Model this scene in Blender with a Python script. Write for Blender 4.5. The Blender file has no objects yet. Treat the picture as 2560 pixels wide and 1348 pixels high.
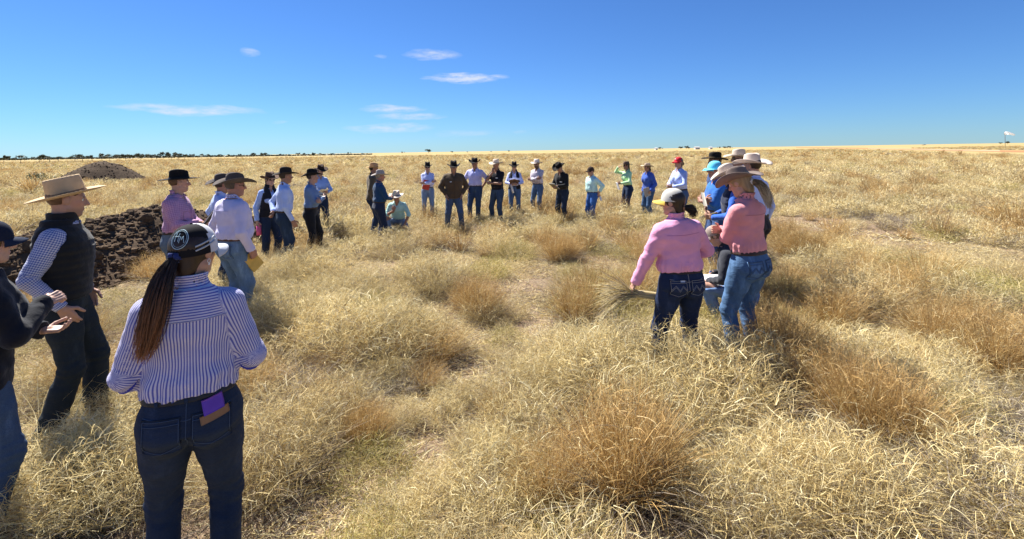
import bpy, math, random
import numpy as np
from mathutils import Vector, Matrix

# ------------------------------------------------------------------ camera
F, CX, HY, CAMH = 1200.0, 1280.0, 377.0, 2.05          # photo pixels (2560 wide), metres
ROLL = math.radians(0.895)
scn = bpy.context.scene
cam_d = bpy.data.cameras.new('camera'); cam = bpy.data.objects.new('camera', cam_d)
scn.collection.objects.link(cam); scn.camera = cam
cam_d.sensor_width = 36.0; cam_d.lens = 36.0 * F / 2560.0
cam_d.shift_y = (HY - 674.0) / 2560.0
cam_d.clip_start = 0.05; cam_d.clip_end = 20000
cR = Vector((math.cos(ROLL), 0, -math.sin(ROLL))); cU = Vector((math.sin(ROLL), 0, math.cos(ROLL)))
cam.matrix_world = Matrix(((cR.x, cU.x, 0, 0), (cR.y, cU.y, -1, 0), (cR.z, cU.z, 0, CAMH), (0, 0, 0, 1)))

# ------------------------------------------------------------------ sky, sun, exposure
SUN_EL = math.radians(53); SUN_AZ = math.atan2(-0.74, 0.67)      # azimuth from +Y towards +X
sun_dir = Vector((math.sin(SUN_AZ) * math.cos(SUN_EL), math.cos(SUN_AZ) * math.cos(SUN_EL), math.sin(SUN_EL)))
world = bpy.data.worlds.new('World'); scn.world = world; world.use_nodes = True
wt = world.node_tree; wt.nodes.clear()
def wn(t, **k):
    n = wt.nodes.new(t)
    for a, b in k.items(): setattr(n, a, b)
    return n
def wmath(op, a, b=None, clamp=False):
    n = wn('ShaderNodeMath', operation=op, use_clamp=clamp)
    for i, v in enumerate((a, b)):
        if v is None: continue
        if isinstance(v, (int, float)): n.inputs[i].default_value = v
        else: wt.links.new(v, n.inputs[i])
    return n.outputs[0]
sky = wn('ShaderNodeTexSky', sky_type='NISHITA', sun_disc=False, sun_elevation=SUN_EL, sun_rotation=SUN_AZ,
         altitude=200, air_density=1.0, dust_density=0.0, ozone_density=3.0)
hsv = wn('ShaderNodeHueSaturation'); hsv.inputs['Saturation'].default_value = 1.0
hsv.inputs['Value'].default_value = 1.0
wt.links.new(sky.outputs[0], hsv.inputs['Color'])
tint = wn('ShaderNodeMix', data_type='RGBA', blend_type='MULTIPLY'); tint.inputs['Factor'].default_value = 1.0; tint.inputs['B'].default_value = (0.36, 0.605, 0.97, 1)
wt.links.new(hsv.outputs[0], tint.inputs['A'])
tc = wn('ShaderNodeTexCoord'); sep = wn('ShaderNodeSeparateXYZ'); wt.links.new(tc.outputs['Generated'], sep.inputs[0])
# thin high cloud wisps: direction in degrees (azimuth, elevation)
az = wmath('MULTIPLY', wmath('ARCTAN2', sep.outputs[0], sep.outputs[1]), 180 / math.pi)
el = wmath('MULTIPLY', wmath('ARCSINE', sep.outputs[2]), 180 / math.pi)
cv = wn('ShaderNodeCombineXYZ'); wt.links.new(az, cv.inputs[0]); wt.links.new(wmath('MULTIPLY', el, 4.0), cv.inputs[1])
def wnoise(scale, detail, rough=0.6):
    n = wn('ShaderNodeTexNoise'); n.inputs['Scale'].default_value = scale; n.inputs['Detail'].default_value = detail
    n.inputs['Roughness'].default_value = rough; wt.links.new(cv.outputs[0], n.inputs['Vector']); return n.outputs['Fac']
nA = wnoise(0.45, 6, 0.62); nB = wnoise(0.25, 2)
el2 = wmath('ADD', el, wmath('MULTIPLY', wmath('SUBTRACT', nB, 0.5), 1.1))
acc = None
for (px, py, w, h, s) in [(1085, 137, 80, 15, .75), (1165, 196, 115, 14, 1.25), (985, 273, 90, 11, .95), (1030, 292, 95, 10, .85),
                          (975, 320, 120, 14, .85), (480, 275, 210, 15, 1.0), (630, 131, 28, 11, .5), (702, 306, 22, 5, .5),
                          (1165, 333, 80, 10, .4), (955, 140, 18, 7, .35), (1300, 331, 20, 5, .3)]:
    a0 = math.degrees(math.atan((px - CX) / F)); hor = HY + (CX - px) * math.tan(ROLL)
    e0 = math.degrees(math.atan((hor - py) / math.hypot(F, px - CX)))
    sw = math.degrees(w / F) * math.cos(math.radians(a0)) ** 2; sh = math.degrees(h / F) * math.cos(math.radians(a0))
    u = wmath('DIVIDE', wmath('SUBTRACT', az, a0), sw); v = wmath('DIVIDE', wmath('SUBTRACT', el2, e0), sh)
    d2 = wmath('ADD', wmath('MULTIPLY', u, u), wmath('MULTIPLY', v, v))
    m = wmath('MULTIPLY', wmath('SUBTRACT', 1.0, d2, True), s)
    acc = m if acc is None else wmath('MAXIMUM', acc, m)
cl = wmath('MULTIPLY', acc, wmath('MULTIPLY', wmath('SUBTRACT', nA, 0.30), 3.0, True), True)
mixc = wn('ShaderNodeMix', data_type='RGBA'); mixc.inputs['B'].default_value = (5.7, 6.1, 6.9, 1)
wt.links.new(wmath('MULTIPLY', cl, 0.85), mixc.inputs['Factor']); wt.links.new(tint.outputs['Result'], mixc.inputs['A'])
bg = wn('ShaderNodeBackground'); bg.inputs['Strength'].default_value = 0.056
wt.links.new(mixc.outputs['Result'], bg.inputs['Color'])
wo = wn('ShaderNodeOutputWorld'); wt.links.new(bg.outputs[0], wo.inputs['Surface'])
sun_d = bpy.data.lights.new('sun', 'SUN'); sun_d.energy = 5.0; sun_d.angle = math.radians(0.53); sun_d.color = (1.0, 0.95, 0.87)
sun = bpy.data.objects.new('sun', sun_d); scn.collection.objects.link(sun)
sun.rotation_euler = (-sun_dir).to_track_quat('-Z', 'Y').to_euler(); sun.location = (0, 0, 60)
vs = scn.view_settings
scn.display_settings.display_device = 'sRGB'; vs.view_transform = 'Standard'; vs.look = 'None'; vs.gamma = 1.0; vs.use_curve_mapping = False
vs.exposure = 1.30
scn.cycles.max_bounces = 4; scn.cycles.diffuse_bounces = 2; scn.cycles.transmission_bounces = 2; scn.cycles.transparent_max_bounces = 8
scn.cycles.use_denoising = True; scn.cycles.use_adaptive_sampling = False

# ------------------------------------------------------------------ helpers
col = scn.collection
RNG = np.random.default_rng(7); random.seed(7)
def hor_y(px): return HY + (CX - px) * math.tan(ROLL)
def at(px, py, z=0.0):
    """photo pixel -> point on the plane at height z"""
    d = Vector((0, 1, 0)) + cR * ((px - CX) / F) + cU * ((HY - py) / F)
    t = (z - CAMH) / d.z
    return Vector((d.x * t, d.y * t, z))
def at_depth(px, depth): return (px - CX) / F * depth
def new_obj(name, data, parent=None):
    o = bpy.data.objects.new(name, data); col.objects.link(o); o.parent = parent; return o
def tag(o, label=None, cat=None, group=None, kind=None):
    for k, v in (('label', label), ('category', cat), ('group', group), ('kind', kind)):
        if v: o[k] = v
    return o
def mesh_np(name, verts, faces, mats=(), smooth=True, attrs=None):
    """faces: (n,k) int array, or list of such arrays"""
    me = bpy.data.meshes.new(name)
    verts = np.asarray(verts, dtype=np.float32)
    fl = faces if isinstance(faces, list) else [faces]
    fl = [np.asarray(f, dtype=np.int32) for f in fl if len(f)]
    loops = np.concatenate([f.ravel() for f in fl]); tot = np.concatenate([np.full(len(f), f.shape[1], np.int32) for f in fl])
    start = np.concatenate([[0], np.cumsum(tot)[:-1]]).astype(np.int32)
    me.vertices.add(len(verts)); me.vertices.foreach_set('co', verts.ravel())
    me.loops.add(len(loops)); me.loops.foreach_set('vertex_index', loops)
    me.polygons.add(len(tot)); me.polygons.foreach_set('loop_start', start); me.polygons.foreach_set('loop_total', tot)
    me.polygons.foreach_set('use_smooth', np.full(len(tot), smooth, dtype=bool))
    for m in mats: me.materials.append(m)
    for an, arr in (attrs or {}).items():
        arr = np.asarray(arr, dtype=np.float32)
        if arr.ndim == 1:
            a = me.attributes.new(an, 'FLOAT', 'POINT'); a.data.foreach_set('value', arr)
        else:
            a = me.attributes.new(an, 'FLOAT_VECTOR', 'POINT'); a.data.foreach_set('vector', arr.ravel())
    me.update(calc_edges=True); me.validate()
    return me
def vnoise(x, y, seed=0, scale=1.0):
    """smooth 2d value noise 0..1"""
    x = np.asarray(x, float) * scale + 1000.3; y = np.asarray(y, float) * scale + 1000.7
    xi = np.floor(x).astype(np.int64); yi = np.floor(y).astype(np.int64); fx = x - xi; fy = y - yi
    fx = fx * fx * (3 - 2 * fx); fy = fy * fy * (3 - 2 * fy)
    def h(a, b):
        n = (a * 374761393 + b * 668265263 + seed * 974711) & 0x7fffffff
        n = ((n ^ (n >> 13)) * 1274126177) & 0x7fffffff
        return ((n ^ (n >> 16)) & 0xffff) / 65535.0
    return (h(xi, yi) * (1 - fx) + h(xi + 1, yi) * fx) * (1 - fy) + (h(xi, yi + 1) * (1 - fx) + h(xi + 1, yi + 1) * fx) * fy
def fbm(x, y, seed=0, scale=1.0, oct=3):
    s = 0; a = 0.5
    for i in range(oct): s = s + a * vnoise(x, y, seed + i * 17, scale * 2 ** i); a *= 0.5
    return s / (1 - 0.5 ** oct)
def ground_z(x, y):
    x = np.asarray(x, float); y = np.asarray(y, float)
    r = np.hypot(x, y); f = np.clip(1.5 - r / 60.0, 0, 1)
    return ((fbm(x, y, 3, 0.55, 3) - 0.5) * 0.16) * f

# ------------------------------------------------------------------ materials
def lin(c):
    """sRGB 0..255 -> linear"""
    o = []
    for v in c:
        v /= 255.0; o.append(v / 12.92 if v <= 0.04045 else ((v + 0.055) / 1.055) ** 2.4)
    return tuple(o)
class NT:
    def __init__(s, name):
        s.m = bpy.data.materials.new(name); s.m.use_nodes = True; s.t = s.m.node_tree; s.t.nodes.clear()
        s.out = s.n('ShaderNodeOutputMaterial')
    def n(s, t, **k):
        n = s.t.nodes.new(t)
        for a, b in k.items(): setattr(n, a, b)
        return n
    def l(s, a, b): s.t.links.new(a, b)
    def put(s, sock, v):
        if isinstance(v, (int, float)): sock.default_value = v
        elif isinstance(v, tuple): sock.default_value = v if len(v) == 4 or len(sock.default_value) == 3 else (*v, 1)
        else: s.l(v, sock)
    def math(s, op, a, b=None, c=None, clamp=False):
        n = s.n('ShaderNodeMath', operation=op, use_clamp=clamp)
        for i, v in enumerate((a, b, c)):
            if v is not None: s.put(n.inputs[i], v)
        return n.outputs[0]
    def mix(s, f, a, b, mode='MIX'):
        n = s.n('ShaderNodeMix', data_type='RGBA', blend_type=mode); s.put(n.inputs['Factor'], f); s.put(n.inputs['A'], a); s.put(n.inputs['B'], b)
        return n.outputs['Result']
    def noise(s, scale, detail=3, vec=None, rough=0.55, out='Fac'):
        n = s.n('ShaderNodeTexNoise'); n.inputs['Scale'].default_value = scale; n.inputs['Detail'].default_value = detail
        n.inputs['Roughness'].default_value = rough
        if vec is not None: s.l(vec, n.inputs['Vector'])
        return n.outputs[out]
    def ramp(s, f, stops):
        n = s.n('ShaderNodeValToRGB'); s.l(f, n.inputs[0]); e = n.color_ramp.elements
        while len(e) < len(stops): e.new(0.5)
        for i, (p, c) in enumerate(stops): e[i].position = p; e[i].color = (*c, 1)
        return n.outputs[0]
    def mr(s, f, a, b, c=0.0, d=1.0):
        n = s.n('ShaderNodeMapRange'); s.l(f, n.inputs[0])
        for i, v in enumerate((a, b, c, d)): n.inputs[i + 1].default_value = v
        return n.outputs[0]
    def attr(s, name, out='Vector'): return s.n('ShaderNodeAttribute', attribute_name=name).outputs[out]
    def sep(s, v): n = s.n('ShaderNodeSeparateXYZ'); s.l(v, n.inputs[0]); return n.outputs
    def bump(s, h, strength=0.3, dist=0.01):
        n = s.n('ShaderNodeBump'); n.inputs['Strength'].default_value = strength; n.inputs['Distance'].default_value = dist
        s.l(h, n.inputs['Height']); return n.outputs[0]
    def bsdf(s, color, rough=0.8, normal=None, spec=0.3, metal=0.0, sheen=0.0):
        b = s.n('ShaderNodeBsdfPrincipled'); s.put(b.inputs['Base Color'], color); s.put(b.inputs['Roughness'], rough)
        b.inputs['Specular IOR Level'].default_value = spec; b.inputs['Metallic'].default_value = metal
        if sheen: b.inputs['Sheen Weight'].default_value = sheen; b.inputs['Sheen Roughness'].default_value = 0.5
        if normal is not None: s.l(normal, b.inputs['Normal'])
        return b.outputs[0]
    def done(s, sh): s.l(sh, s.out.inputs['Surface']); return s.m
    def pos(s): return s.n('ShaderNodeTexCoord').outputs['Object']
MC = {}
def cached(fn):
    def w(*a, **k):
        key = (fn.__name__, a, tuple(sorted(k.items())))
        if key not in MC: MC[key] = fn(*a, **k)
        return MC[key]
    return w
@cached
def plain(name, c, rough=0.7, spec=0.3, metal=0.0, var=0.12):
    t = NT(name); p = t.pos(); f = t.noise(14, 4, p)
    k = t.mr(f, 0.3, 0.7, 1 - var, 1 + var)
    n = t.n('ShaderNodeVectorMath', operation='SCALE'); n.inputs[0].default_value = c; t.l(k, n.inputs['Scale'])
    return t.done(t.bsdf(n.outputs[0], rough, t.bump(t.noise(120, 2, p), 0.15, 0.003), spec, metal))
@cached
def fabric(c, pattern=None, c2=None, pitch=0.013, duty=0.5):
    t = NT('fabric'); p = t.pos()
    base = (*c, 1)
    if pattern:
        x, y, z = t.sep(t.attr('cl'))[:3]
        R = t.math('SQRT', t.math('ADD', t.math('MULTIPLY', x, x), t.math('MULTIPLY', y, y)))
        n = t.math('ROUND', t.math('DIVIDE', R, pitch / (2 * math.pi)))
        ph = t.math('MULTIPLY', t.math('DIVIDE', t.math('ARCTAN2', y, x), 2 * math.pi), n)
        def sq(v): return t.mr(t.math('ABSOLUTE', t.math('SUBTRACT', t.math('FRACT', v), 0.5)), duty / 2 - 0.05, duty / 2 + 0.05, 1, 0)
        s1 = sq(ph); zz = sq(t.math('DIVIDE', z, pitch))
        if pattern == 'yoke':
            isy = t.math('MULTIPLY', t.math('GREATER_THAN', z, 0.43), t.math('GREATER_THAN', R, 0.12))
            s = t.math('ADD', t.math('MULTIPLY', isy, zz), t.math('MULTIPLY', t.math('SUBTRACT', 1.0, isy), s1))
        elif pattern == 'stripe': s = s1
        else: s = t.math('MULTIPLY', t.math('ADD', s1, zz), 0.5)
        base = t.mix(s, (*c, 1), (*c2, 1))
    k = t.mr(t.noise(6, 3, p), 0.3, 0.7, 0.90, 1.08)
    sc = t.n('ShaderNodeVectorMath', operation='SCALE'); t.put(sc.inputs[0], base[:3] if isinstance(base, tuple) else base); t.l(k, sc.inputs['Scale'])
    rg = t.n('ShaderNodeTexNoise', noise_type='RIDGED_MULTIFRACTAL'); rg.inputs['Scale'].default_value = 5.0; rg.inputs['Detail'].default_value = 2.0; rg.inputs['Distortion'].default_value = 0.9
    mp = t.n('ShaderNodeMapping'); mp.inputs['Rotation'].default_value = (0.5, 0.3, 0.4); mp.inputs['Scale'].default_value = (1.0, 1.0, 1.7); t.l(p, mp.inputs[0]); t.l(mp.outputs[0], rg.inputs['Vector'])
    h = t.math('ADD', t.math('MULTIPLY', rg.outputs['Fac'], 0.55), t.math('ADD', t.math('MULTIPLY', t.noise(14, 3, p, 0.5), 0.8), t.math('MULTIPLY', t.noise(400, 2, p), 0.06)))
    return t.done(t.bsdf(sc.outputs[0], 0.88, t.bump(h, 0.6, 0.022), 0.15, sheen=0.15))
@cached
def denim(c, fade=0.5):
    t = NT('denim'); p = t.pos()
    st = t.n('ShaderNodeMapping'); st.inputs['Scale'].default_value = (5, 5, 1.6); t.l(p, st.inputs[0])
    f = t.noise(2.4, 4, st.outputs[0], 0.6)
    lo = tuple(v * (1 - 0.35 * fade) for v in c); hi = tuple(min(1, v * (1 + 0.9 * fade) + 0.015 * fade) for v in c)
    cc = t.ramp(f, [(0.32, lo), (0.55, c), (0.75, hi)])
    grain = t.mr(t.noise(260, 2, p), 0.3, 0.7, 0.8, 1.2)
    sc = t.n('ShaderNodeVectorMath', operation='SCALE'); t.l(cc, sc.inputs[0]); t.l(grain, sc.inputs['Scale'])
    m2 = t.n('ShaderNodeMapping'); m2.inputs['Scale'].default_value = (9, 9, 22); t.l(p, m2.inputs[0])
    return t.done(t.bsdf(sc.outputs[0], 0.85, t.bump(t.noise(1.0, 4, m2.outputs[0], 0.55), 0.55, 0.02), 0.2))
@cached
def skin_mat():
    t = NT('skin'); c = t.attr('skin'); p = t.pos()
    k = t.mr(t.noise(40, 3, p), 0.3, 0.7, 0.93, 1.07)
    sc = t.n('ShaderNodeVectorMath', operation='SCALE'); t.l(c, sc.inputs[0]); t.l(k, sc.inputs['Scale'])
    return t.done(t.bsdf(sc.outputs[0], 0.5, t.bump(t.noise(200, 2, p), 0.15, 0.002), 0.35))
@cached
def felt(c, rough=0.9, straw=False):
    t = NT('straw' if straw else 'felt'); p = t.pos()
    k = t.mr(t.noise(9, 4, p), 0.3, 0.7, 0.82, 1.15)
    sc = t.n('ShaderNodeVectorMath', operation='SCALE'); sc.inputs[0].default_value = c; t.l(k, sc.inputs['Scale'])
    if straw:
        w = t.n('ShaderNodeTexWave', bands_direction='Z'); w.inputs['Scale'].default_value = 60; w.inputs['Distortion'].default_value = 3; t.l(p, w.inputs['Vector'])
        cc = t.mix(t.math('MULTIPLY', w.outputs['Fac'], 0.35), sc.outputs[0], (c[0] * .55, c[1] * .5, c[2] * .42, 1)); b = t.bump(w.outputs['Fac'], 0.4, 0.004)
    else: cc = sc.outputs[0]; b = t.bump(t.noise(150, 3, p), 0.2, 0.003)
    return t.done(t.bsdf(cc, rough, b, 0.2))
@cached
def hair_mat(c, tipc=None):
    t = NT('hair'); f = t.attr('hv', 'Fac')
    cc = t.ramp(f, [(0.0, tuple(v * .6 for v in c)), (0.6, c), (1.0, tipc or tuple(v * 1.6 for v in c))])
    return t.done(t.bsdf(cc, 0.42, t.bump(t.noise(160, 2, t.pos()), 0.2, 0.003), 0.4))

# ------------------------------------------------------------------ signed-distance modelling
def rcone(p, a, b, r0, r1):
    a = np.asarray(a, np.float32); b = np.asarray(b, np.float32); ab = b - a
    t = np.clip(((p - a) @ ab) / max(1e-9, float(ab @ ab)), 0, 1)
    return np.sqrt((((p - a) - t[:, None] * ab) ** 2).sum(1)) - (r0 + (r1 - r0) * t)
def ellip(p, c, r):
    q = (p - np.asarray(c, np.float32)) / np.asarray(r, np.float32)
    k0 = np.sqrt((q * q).sum(1)); q2 = q / np.asarray(r, np.float32); k1 = np.sqrt((q2 * q2).sum(1)) + 1e-6
    return k0 * (k0 - 1.0) / k1
def smin(a, b, k):
    h = np.clip(0.5 + 0.5 * (b - a) / k, 0, 1)
    return b * (1 - h) + a * h - k * h * (1 - h)
def polish(fn, lo, hi, h):
    lo = np.asarray(lo, np.float32) - 2 * h; hi = np.asarray(hi, np.float32) + 2 * h
    n = np.ceil((hi - lo) / h).astype(int) + 1
    ax = [lo[i] + h * np.arange(n[i], dtype=np.float32) for i in range(3)]
    P = np.stack(np.meshgrid(*ax, indexing='ij'), -1).reshape(-1, 3)
    D = np.concatenate([fn(P[i:i + 200000]) for i in range(0, len(P), 200000)]).reshape(n)
    return nets(D, lo, h)
CORN = [(i, j, k) for i in (0, 1) for j in (0, 1) for k in (0, 1)]
EDG = [(a, b) for a in range(8) for b in range(a + 1, 8) if sum(abs(CORN[a][q] - CORN[b][q]) for q in range(3)) == 1]
def nets(D, lo, h):
    D = np.where(np.abs(D) < 1e-7, 1e-7, D); S = D < 0; n = D.shape
    sl = lambda c: tuple(slice(c[q], n[q] - 1 + c[q]) for q in range(3))
    cnt = sum(S[sl(c)].astype(np.int8) for c in CORN)
    act = (cnt > 0) & (cnt < 8); idx = np.argwhere(act); N = len(idx)
    vid = -np.ones(act.shape, np.int32); vid[act] = np.arange(N)
    V = np.stack([D[idx[:, 0] + c[0], idx[:, 1] + c[1], idx[:, 2] + c[2]] for c in CORN], 1)
    acc = np.zeros((N, 3), np.float32); m = np.zeros(N, np.float32); C = np.array(CORN, np.float32)
    for a, b in EDG:
        cr = (V[:, a] < 0) != (V[:, b] < 0)
        t = np.where(cr, V[:, a] / np.where(cr, V[:, a] - V[:, b], 1), 0)
        acc += np.where(cr[:, None], C[a] + t[:, None] * (C[b] - C[a]), 0); m += cr
    verts = (idx + acc / m[:, None]) * h + lo
    quads = []
    for ax in range(3):
        b, c = (ax + 1) % 3, (ax + 2) % 3
        s0 = [slice(1, -1)] * 3; s0[ax] = slice(0, -1); s1 = list(s0); s1[ax] = slice(1, None)
        A = S[tuple(s0)]; B = S[tuple(s1)]; e = np.argwhere(A != B)
        if not len(e): continue
        inside = A[tuple(e.T)]
        off = np.ones(3, int); off[ax] = 0; e = e + off
        def cell(db, dc):
            q = e.copy(); q[:, b] -= db; q[:, c] -= dc; return vid[q[:, 0], q[:, 1], q[:, 2]]
        q = np.stack([cell(1, 1), cell(0, 1), cell(0, 0), cell(1, 0)], 1)
        q[~inside] = q[~inside][:, ::-1]; quads.append(q)
    return verts.astype(np.float32), np.concatenate(quads)
def merge(parts):
    V, Fs, o = [], [], 0
    for v, f in parts: V.append(v); Fs.append(f + o); o += len(v)
    return np.concatenate(V), Fs
def tubes(lines, rad, sides=3, taper=0.3):
    """many polylines (n,k,3) -> swept tubes in one array"""
    L = np.asarray(lines, np.float32); n, k, _ = L.shape
    T = np.gradient(L, axis=1); T /= np.linalg.norm(T, axis=2, keepdims=True) + 1e-9
    ref = np.where(np.abs(T[..., 2:3]) < 0.85, np.array([0, 0, 1.0]), np.array([1.0, 0, 0]))
    A = np.cross(T, ref); A /= np.linalg.norm(A, axis=2, keepdims=True) + 1e-9; B = np.cross(T, A)
    ang = np.arange(sides) * 2 * math.pi / sides
    r = (np.linspace(1, taper, k)[None, :, None, None]) * np.reshape(np.broadcast_to(rad, (n,)), (n, 1, 1, 1))
    V = L[:, :, None] + r * (A[:, :, None] * np.cos(ang)[:, None] + B[:, :, None] * np.sin(ang)[:, None])
    base = (np.arange(n) * k * sides)[:, None, None]; ring = (np.arange(k - 1) * sides)[None, :, None]; s = np.arange(sides)[None, None, :]
    i0 = base + ring + s; i1 = base + ring + (s + 1) % sides
    Q = np.stack([i0, i1, i1 + sides, i0 + sides], -1).reshape(-1, 4)
    return V.reshape(-1, 3), Q
def march(fn, pts, d, steps=40, off=0.003):
    p = np.asarray(pts, np.float32).copy(); d = np.asarray(d, np.float32); d = d / np.linalg.norm(d)
    for _ in range(steps): p -= np.clip(fn(p) - off, -0.05, 0.05)[:, None] * d * 0.8
    return p
def nrm(v): v = np.asarray(v, np.float64); return v / (np.linalg.norm(v) + 1e-12)
def box_mesh(size, bev=0.0):
    x, y, z = (s / 2 for s in size); b = min(bev, x * .9, y * .9, z * .9)
    import bmesh
    bm = bmesh.new(); bmesh.ops.create_cube(bm, size=1.0)
    for v in bm.verts: v.co = Vector((v.co.x * 2 * x, v.co.y * 2 * y, v.co.z * 2 * z))
    if b > 0: bmesh.ops.bevel(bm, geom=list(bm.edges), offset=b, segments=2, affect='EDGES')
    return bm
def bm_obj(name, bm, mat, parent=None, smooth=False):
    me = bpy.data.meshes.new(name); bm.to_mesh(me); bm.free(); me.materials.append(mat)
    if smooth:
        for p in me.polygons: p.use_smooth = True
    return new_obj(name, me, parent)

# ================================================================== SETTING
# ------------------------------------------------------------------ ground sheet to the horizon
def ground_material():
    t = NT('ground'); p = t.pos()
    px, py, pz = t.sep(p)[:3]
    r = t.math('SQRT', t.math('ADD', t.math('MULTIPLY', px, px), t.math('MULTIPLY', py, py)))
    soil = t.ramp(t.noise(1.3, 6, p, 0.65), [(0.30, (0.120, 0.080, 0.055)), (0.5, (0.235, 0.165, 0.115)), (0.72, (0.33, 0.25, 0.17))])
    fine = t.ramp(t.noise(45, 5, p, 0.7), [(0.35, (0.10, 0.065, 0.045)), (0.5, (0.24, 0.17, 0.11)), (0.66, (0.42, 0.33, 0.20))])
    near = t.mix(0.6, soil, fine)
    st = t.n('ShaderNodeMapping'); st.inputs['Scale'].default_value = (1, 1, 1); t.l(p, st.inputs[0])
    g1 = t.ramp(t.noise(0.35, 6, p, 0.7), [(0.33, (0.26, 0.165, 0.075)), (0.5, (0.43, 0.31, 0.135)), (0.68, (0.52, 0.40, 0.20))])
    g2 = t.ramp(t.noise(0.018, 4, p, 0.6), [(0.35, (0.34, 0.22, 0.10)), (0.52, (0.45, 0.33, 0.15)), (0.7, (0.53, 0.41, 0.20))])
    g3 = t.ramp(t.noise(3.0, 4, p, 0.7), [(0.36, (0.30, 0.20, 0.09)), (0.6, (0.50, 0.38, 0.18))])
    far = t.mix(0.5, t.mix(0.45, g1, g3), g2); far = t.mix(1.0, far, (0.84, 0.88, 0.86, 1), 'MULTIPLY')
    c = t.mix(t.mr(r, 28, 75), near, far)
    h = t.math('ADD', t.noise(9, 5, p, 0.7), t.math('MULTIPLY', t.noise(60, 4, p, 0.7), 0.35))
    return t.done(t.bsdf(c, 0.95, t.bump(h, 0.8, 0.05), 0.1))
na = 420; rr = [0.0]
x = 0.6
while x < 9000: rr.append(x); x *= 1.045 if x < 60 else 1.12
rr = np.array(rr[1:]); th = np.arange(na) * 2 * math.pi / na
gx = rr[:, None] * np.cos(th); gy = rr[:, None] * np.sin(th)
V = np.stack([gx, gy, ground_z(gx, gy)], -1).reshape(-1, 3)
nr = len(rr)
i = (np.arange(nr - 1) * na)[:, None]; j = np.arange(na)[None, :]; j2 = (j + 1) % na
Q = np.stack([i + j, i + na + j, i + na + j2, i + j2], -1).reshape(-1, 4)
V = np.vstack([V, [[0, 0, float(ground_z(0, 0))]]]); c0 = len(V) - 1
T3 = np.stack([np.full(na, c0), np.arange(na), (np.arange(na) + 1) % na], -1)
M_ground = ground_material()
ground = new_obj('ground', mesh_np('ground', V, [Q, T3], [M_ground])); tag(ground, 'dry pale brown plain littered with straw', 'ground', kind='structure')

# ------------------------------------------------------------------ graded dirt airstrip on the right
def strip(name, pts_px, z, mat):
    L = [at(*a) for a, b in pts_px]; R = [at(*b) for a, b in pts_px]
    vv = [(q.x, q.y, z) for q in L] + [(q.x, q.y, z) for q in R]; n = len(L)
    ff = [(k, n + k, n + k + 1, k + 1) for k in range(n - 1)]
    return new_obj(name, mesh_np(name, vv, np.array(ff), [mat]))
def dirt_mat(name, a, b, c):
    t = NT(name); p = t.pos()
    return t.done(t.bsdf(t.ramp(t.noise(0.12, 6, p, 0.7), [(0.3, a), (0.5, b), (0.7, c)]), 0.95, t.bump(t.noise(2, 5, p), 0.5, 0.1), 0.1))
red = dirt_mat('red_earth', (0.24, 0.10, 0.045), (0.33, 0.16, 0.075), (0.42, 0.24, 0.12))
pale = dirt_mat('pale_gravel', (0.42, 0.28, 0.18), (0.52, 0.37, 0.25), (0.60, 0.46, 0.33))
tag(strip('dirt_airstrip', [((1990, 368.0), (1990, 369.3)), ((2150, 369.9), (2150, 371.9)), ((2350, 373.2), (2350, 376.2)), ((2560, 377.2), (2560, 381.5)), ((2760, 380.6), (2760, 386.2))], 0.012, red),
    'red graded dirt airstrip crossing the plain', 'airstrip', kind='structure')
tag(strip('gravel_strip', [((2170, 370.6), (2170, 371.3)), ((2350, 374.0), (2350, 375.0)), ((2500, 376.8), (2500, 378.2))], 0.024, pale), 'pale gravel along the dirt airstrip', 'gravel strip', kind='structure')

# ------------------------------------------------------------------ dry grass
def grass_mat():
    t = NT('dry_grass'); x, y, z = t.sep(t.attr('bl'))[:3]      # x random per blade, y along the blade, z kind
    oi = t.n('ShaderNodeObjectInfo'); loc = oi.outputs['Location']; rnd = oi.outputs['Random']
    straw = t.ramp(x, [(0.0, (0.29, 0.19, 0.075)), (0.25, (0.57, 0.43, 0.18)), (0.6, (0.75, 0.62, 0.31)), (1.0, (0.84, 0.77, 0.50))])
    orange = t.ramp(x, [(0.0, (0.22, 0.125, 0.048)), (0.35, (0.42, 0.26, 0.092)), (0.75, (0.57, 0.39, 0.155)), (1.0, (0.66, 0.51, 0.27))])
    grey = t.ramp(x, [(0.0, (0.15, 0.118, 0.088)), (0.5, (0.31, 0.258, 0.195)), (1.0, (0.50, 0.44, 0.345))])
    green = t.ramp(x, [(0.0, (0.19, 0.165, 0.045)), (0.6, (0.40, 0.35, 0.10)), (1.0, (0.56, 0.48, 0.19))])
    c = t.mix(t.math('GREATER_THAN', z, 0.5), straw, orange)
    c = t.mix(t.math('GREATER_THAN', z, 1.5), c, grey)
    c = t.mix(t.math('GREATER_THAN', z, 2.5), c, green)
    # every clump has its own bleaching
    n1 = t.noise(0.8, 3, loc)
    c = t.mix(t.math('MULTIPLY', t.mr(n1, 0.50, 0.72), 0.30), c, (0.42, 0.26, 0.10, 1))
    c = t.mix(t.math('MULTIPLY', t.mr(t.noise(0.37, 3, loc), 0.54, 0.74), 0.28), c, (0.38, 0.31, 0.21, 1))
    k = t.mr(rnd, 0, 1, 0.82, 1.14)
    sc = t.n('ShaderNodeVectorMath', operation='SCALE'); t.l(c, sc.inputs[0]); t.l(k, sc.inputs['Scale'])
    d = t.bsdf(sc.outputs[0], 0.65, None, 0.25)
    tr = t.n('ShaderNodeBsdfTranslucent'); t.l(sc.outputs[0], tr.inputs[0])
    mx = t.n('ShaderNodeMixShader'); mx.inputs[0].default_value = 0.30; t.l(d, mx.inputs[1]); t.l(tr.outputs[0], mx.inputs[2])
    return t.done(mx.outputs[0])
M_grass = grass_mat()
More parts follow.
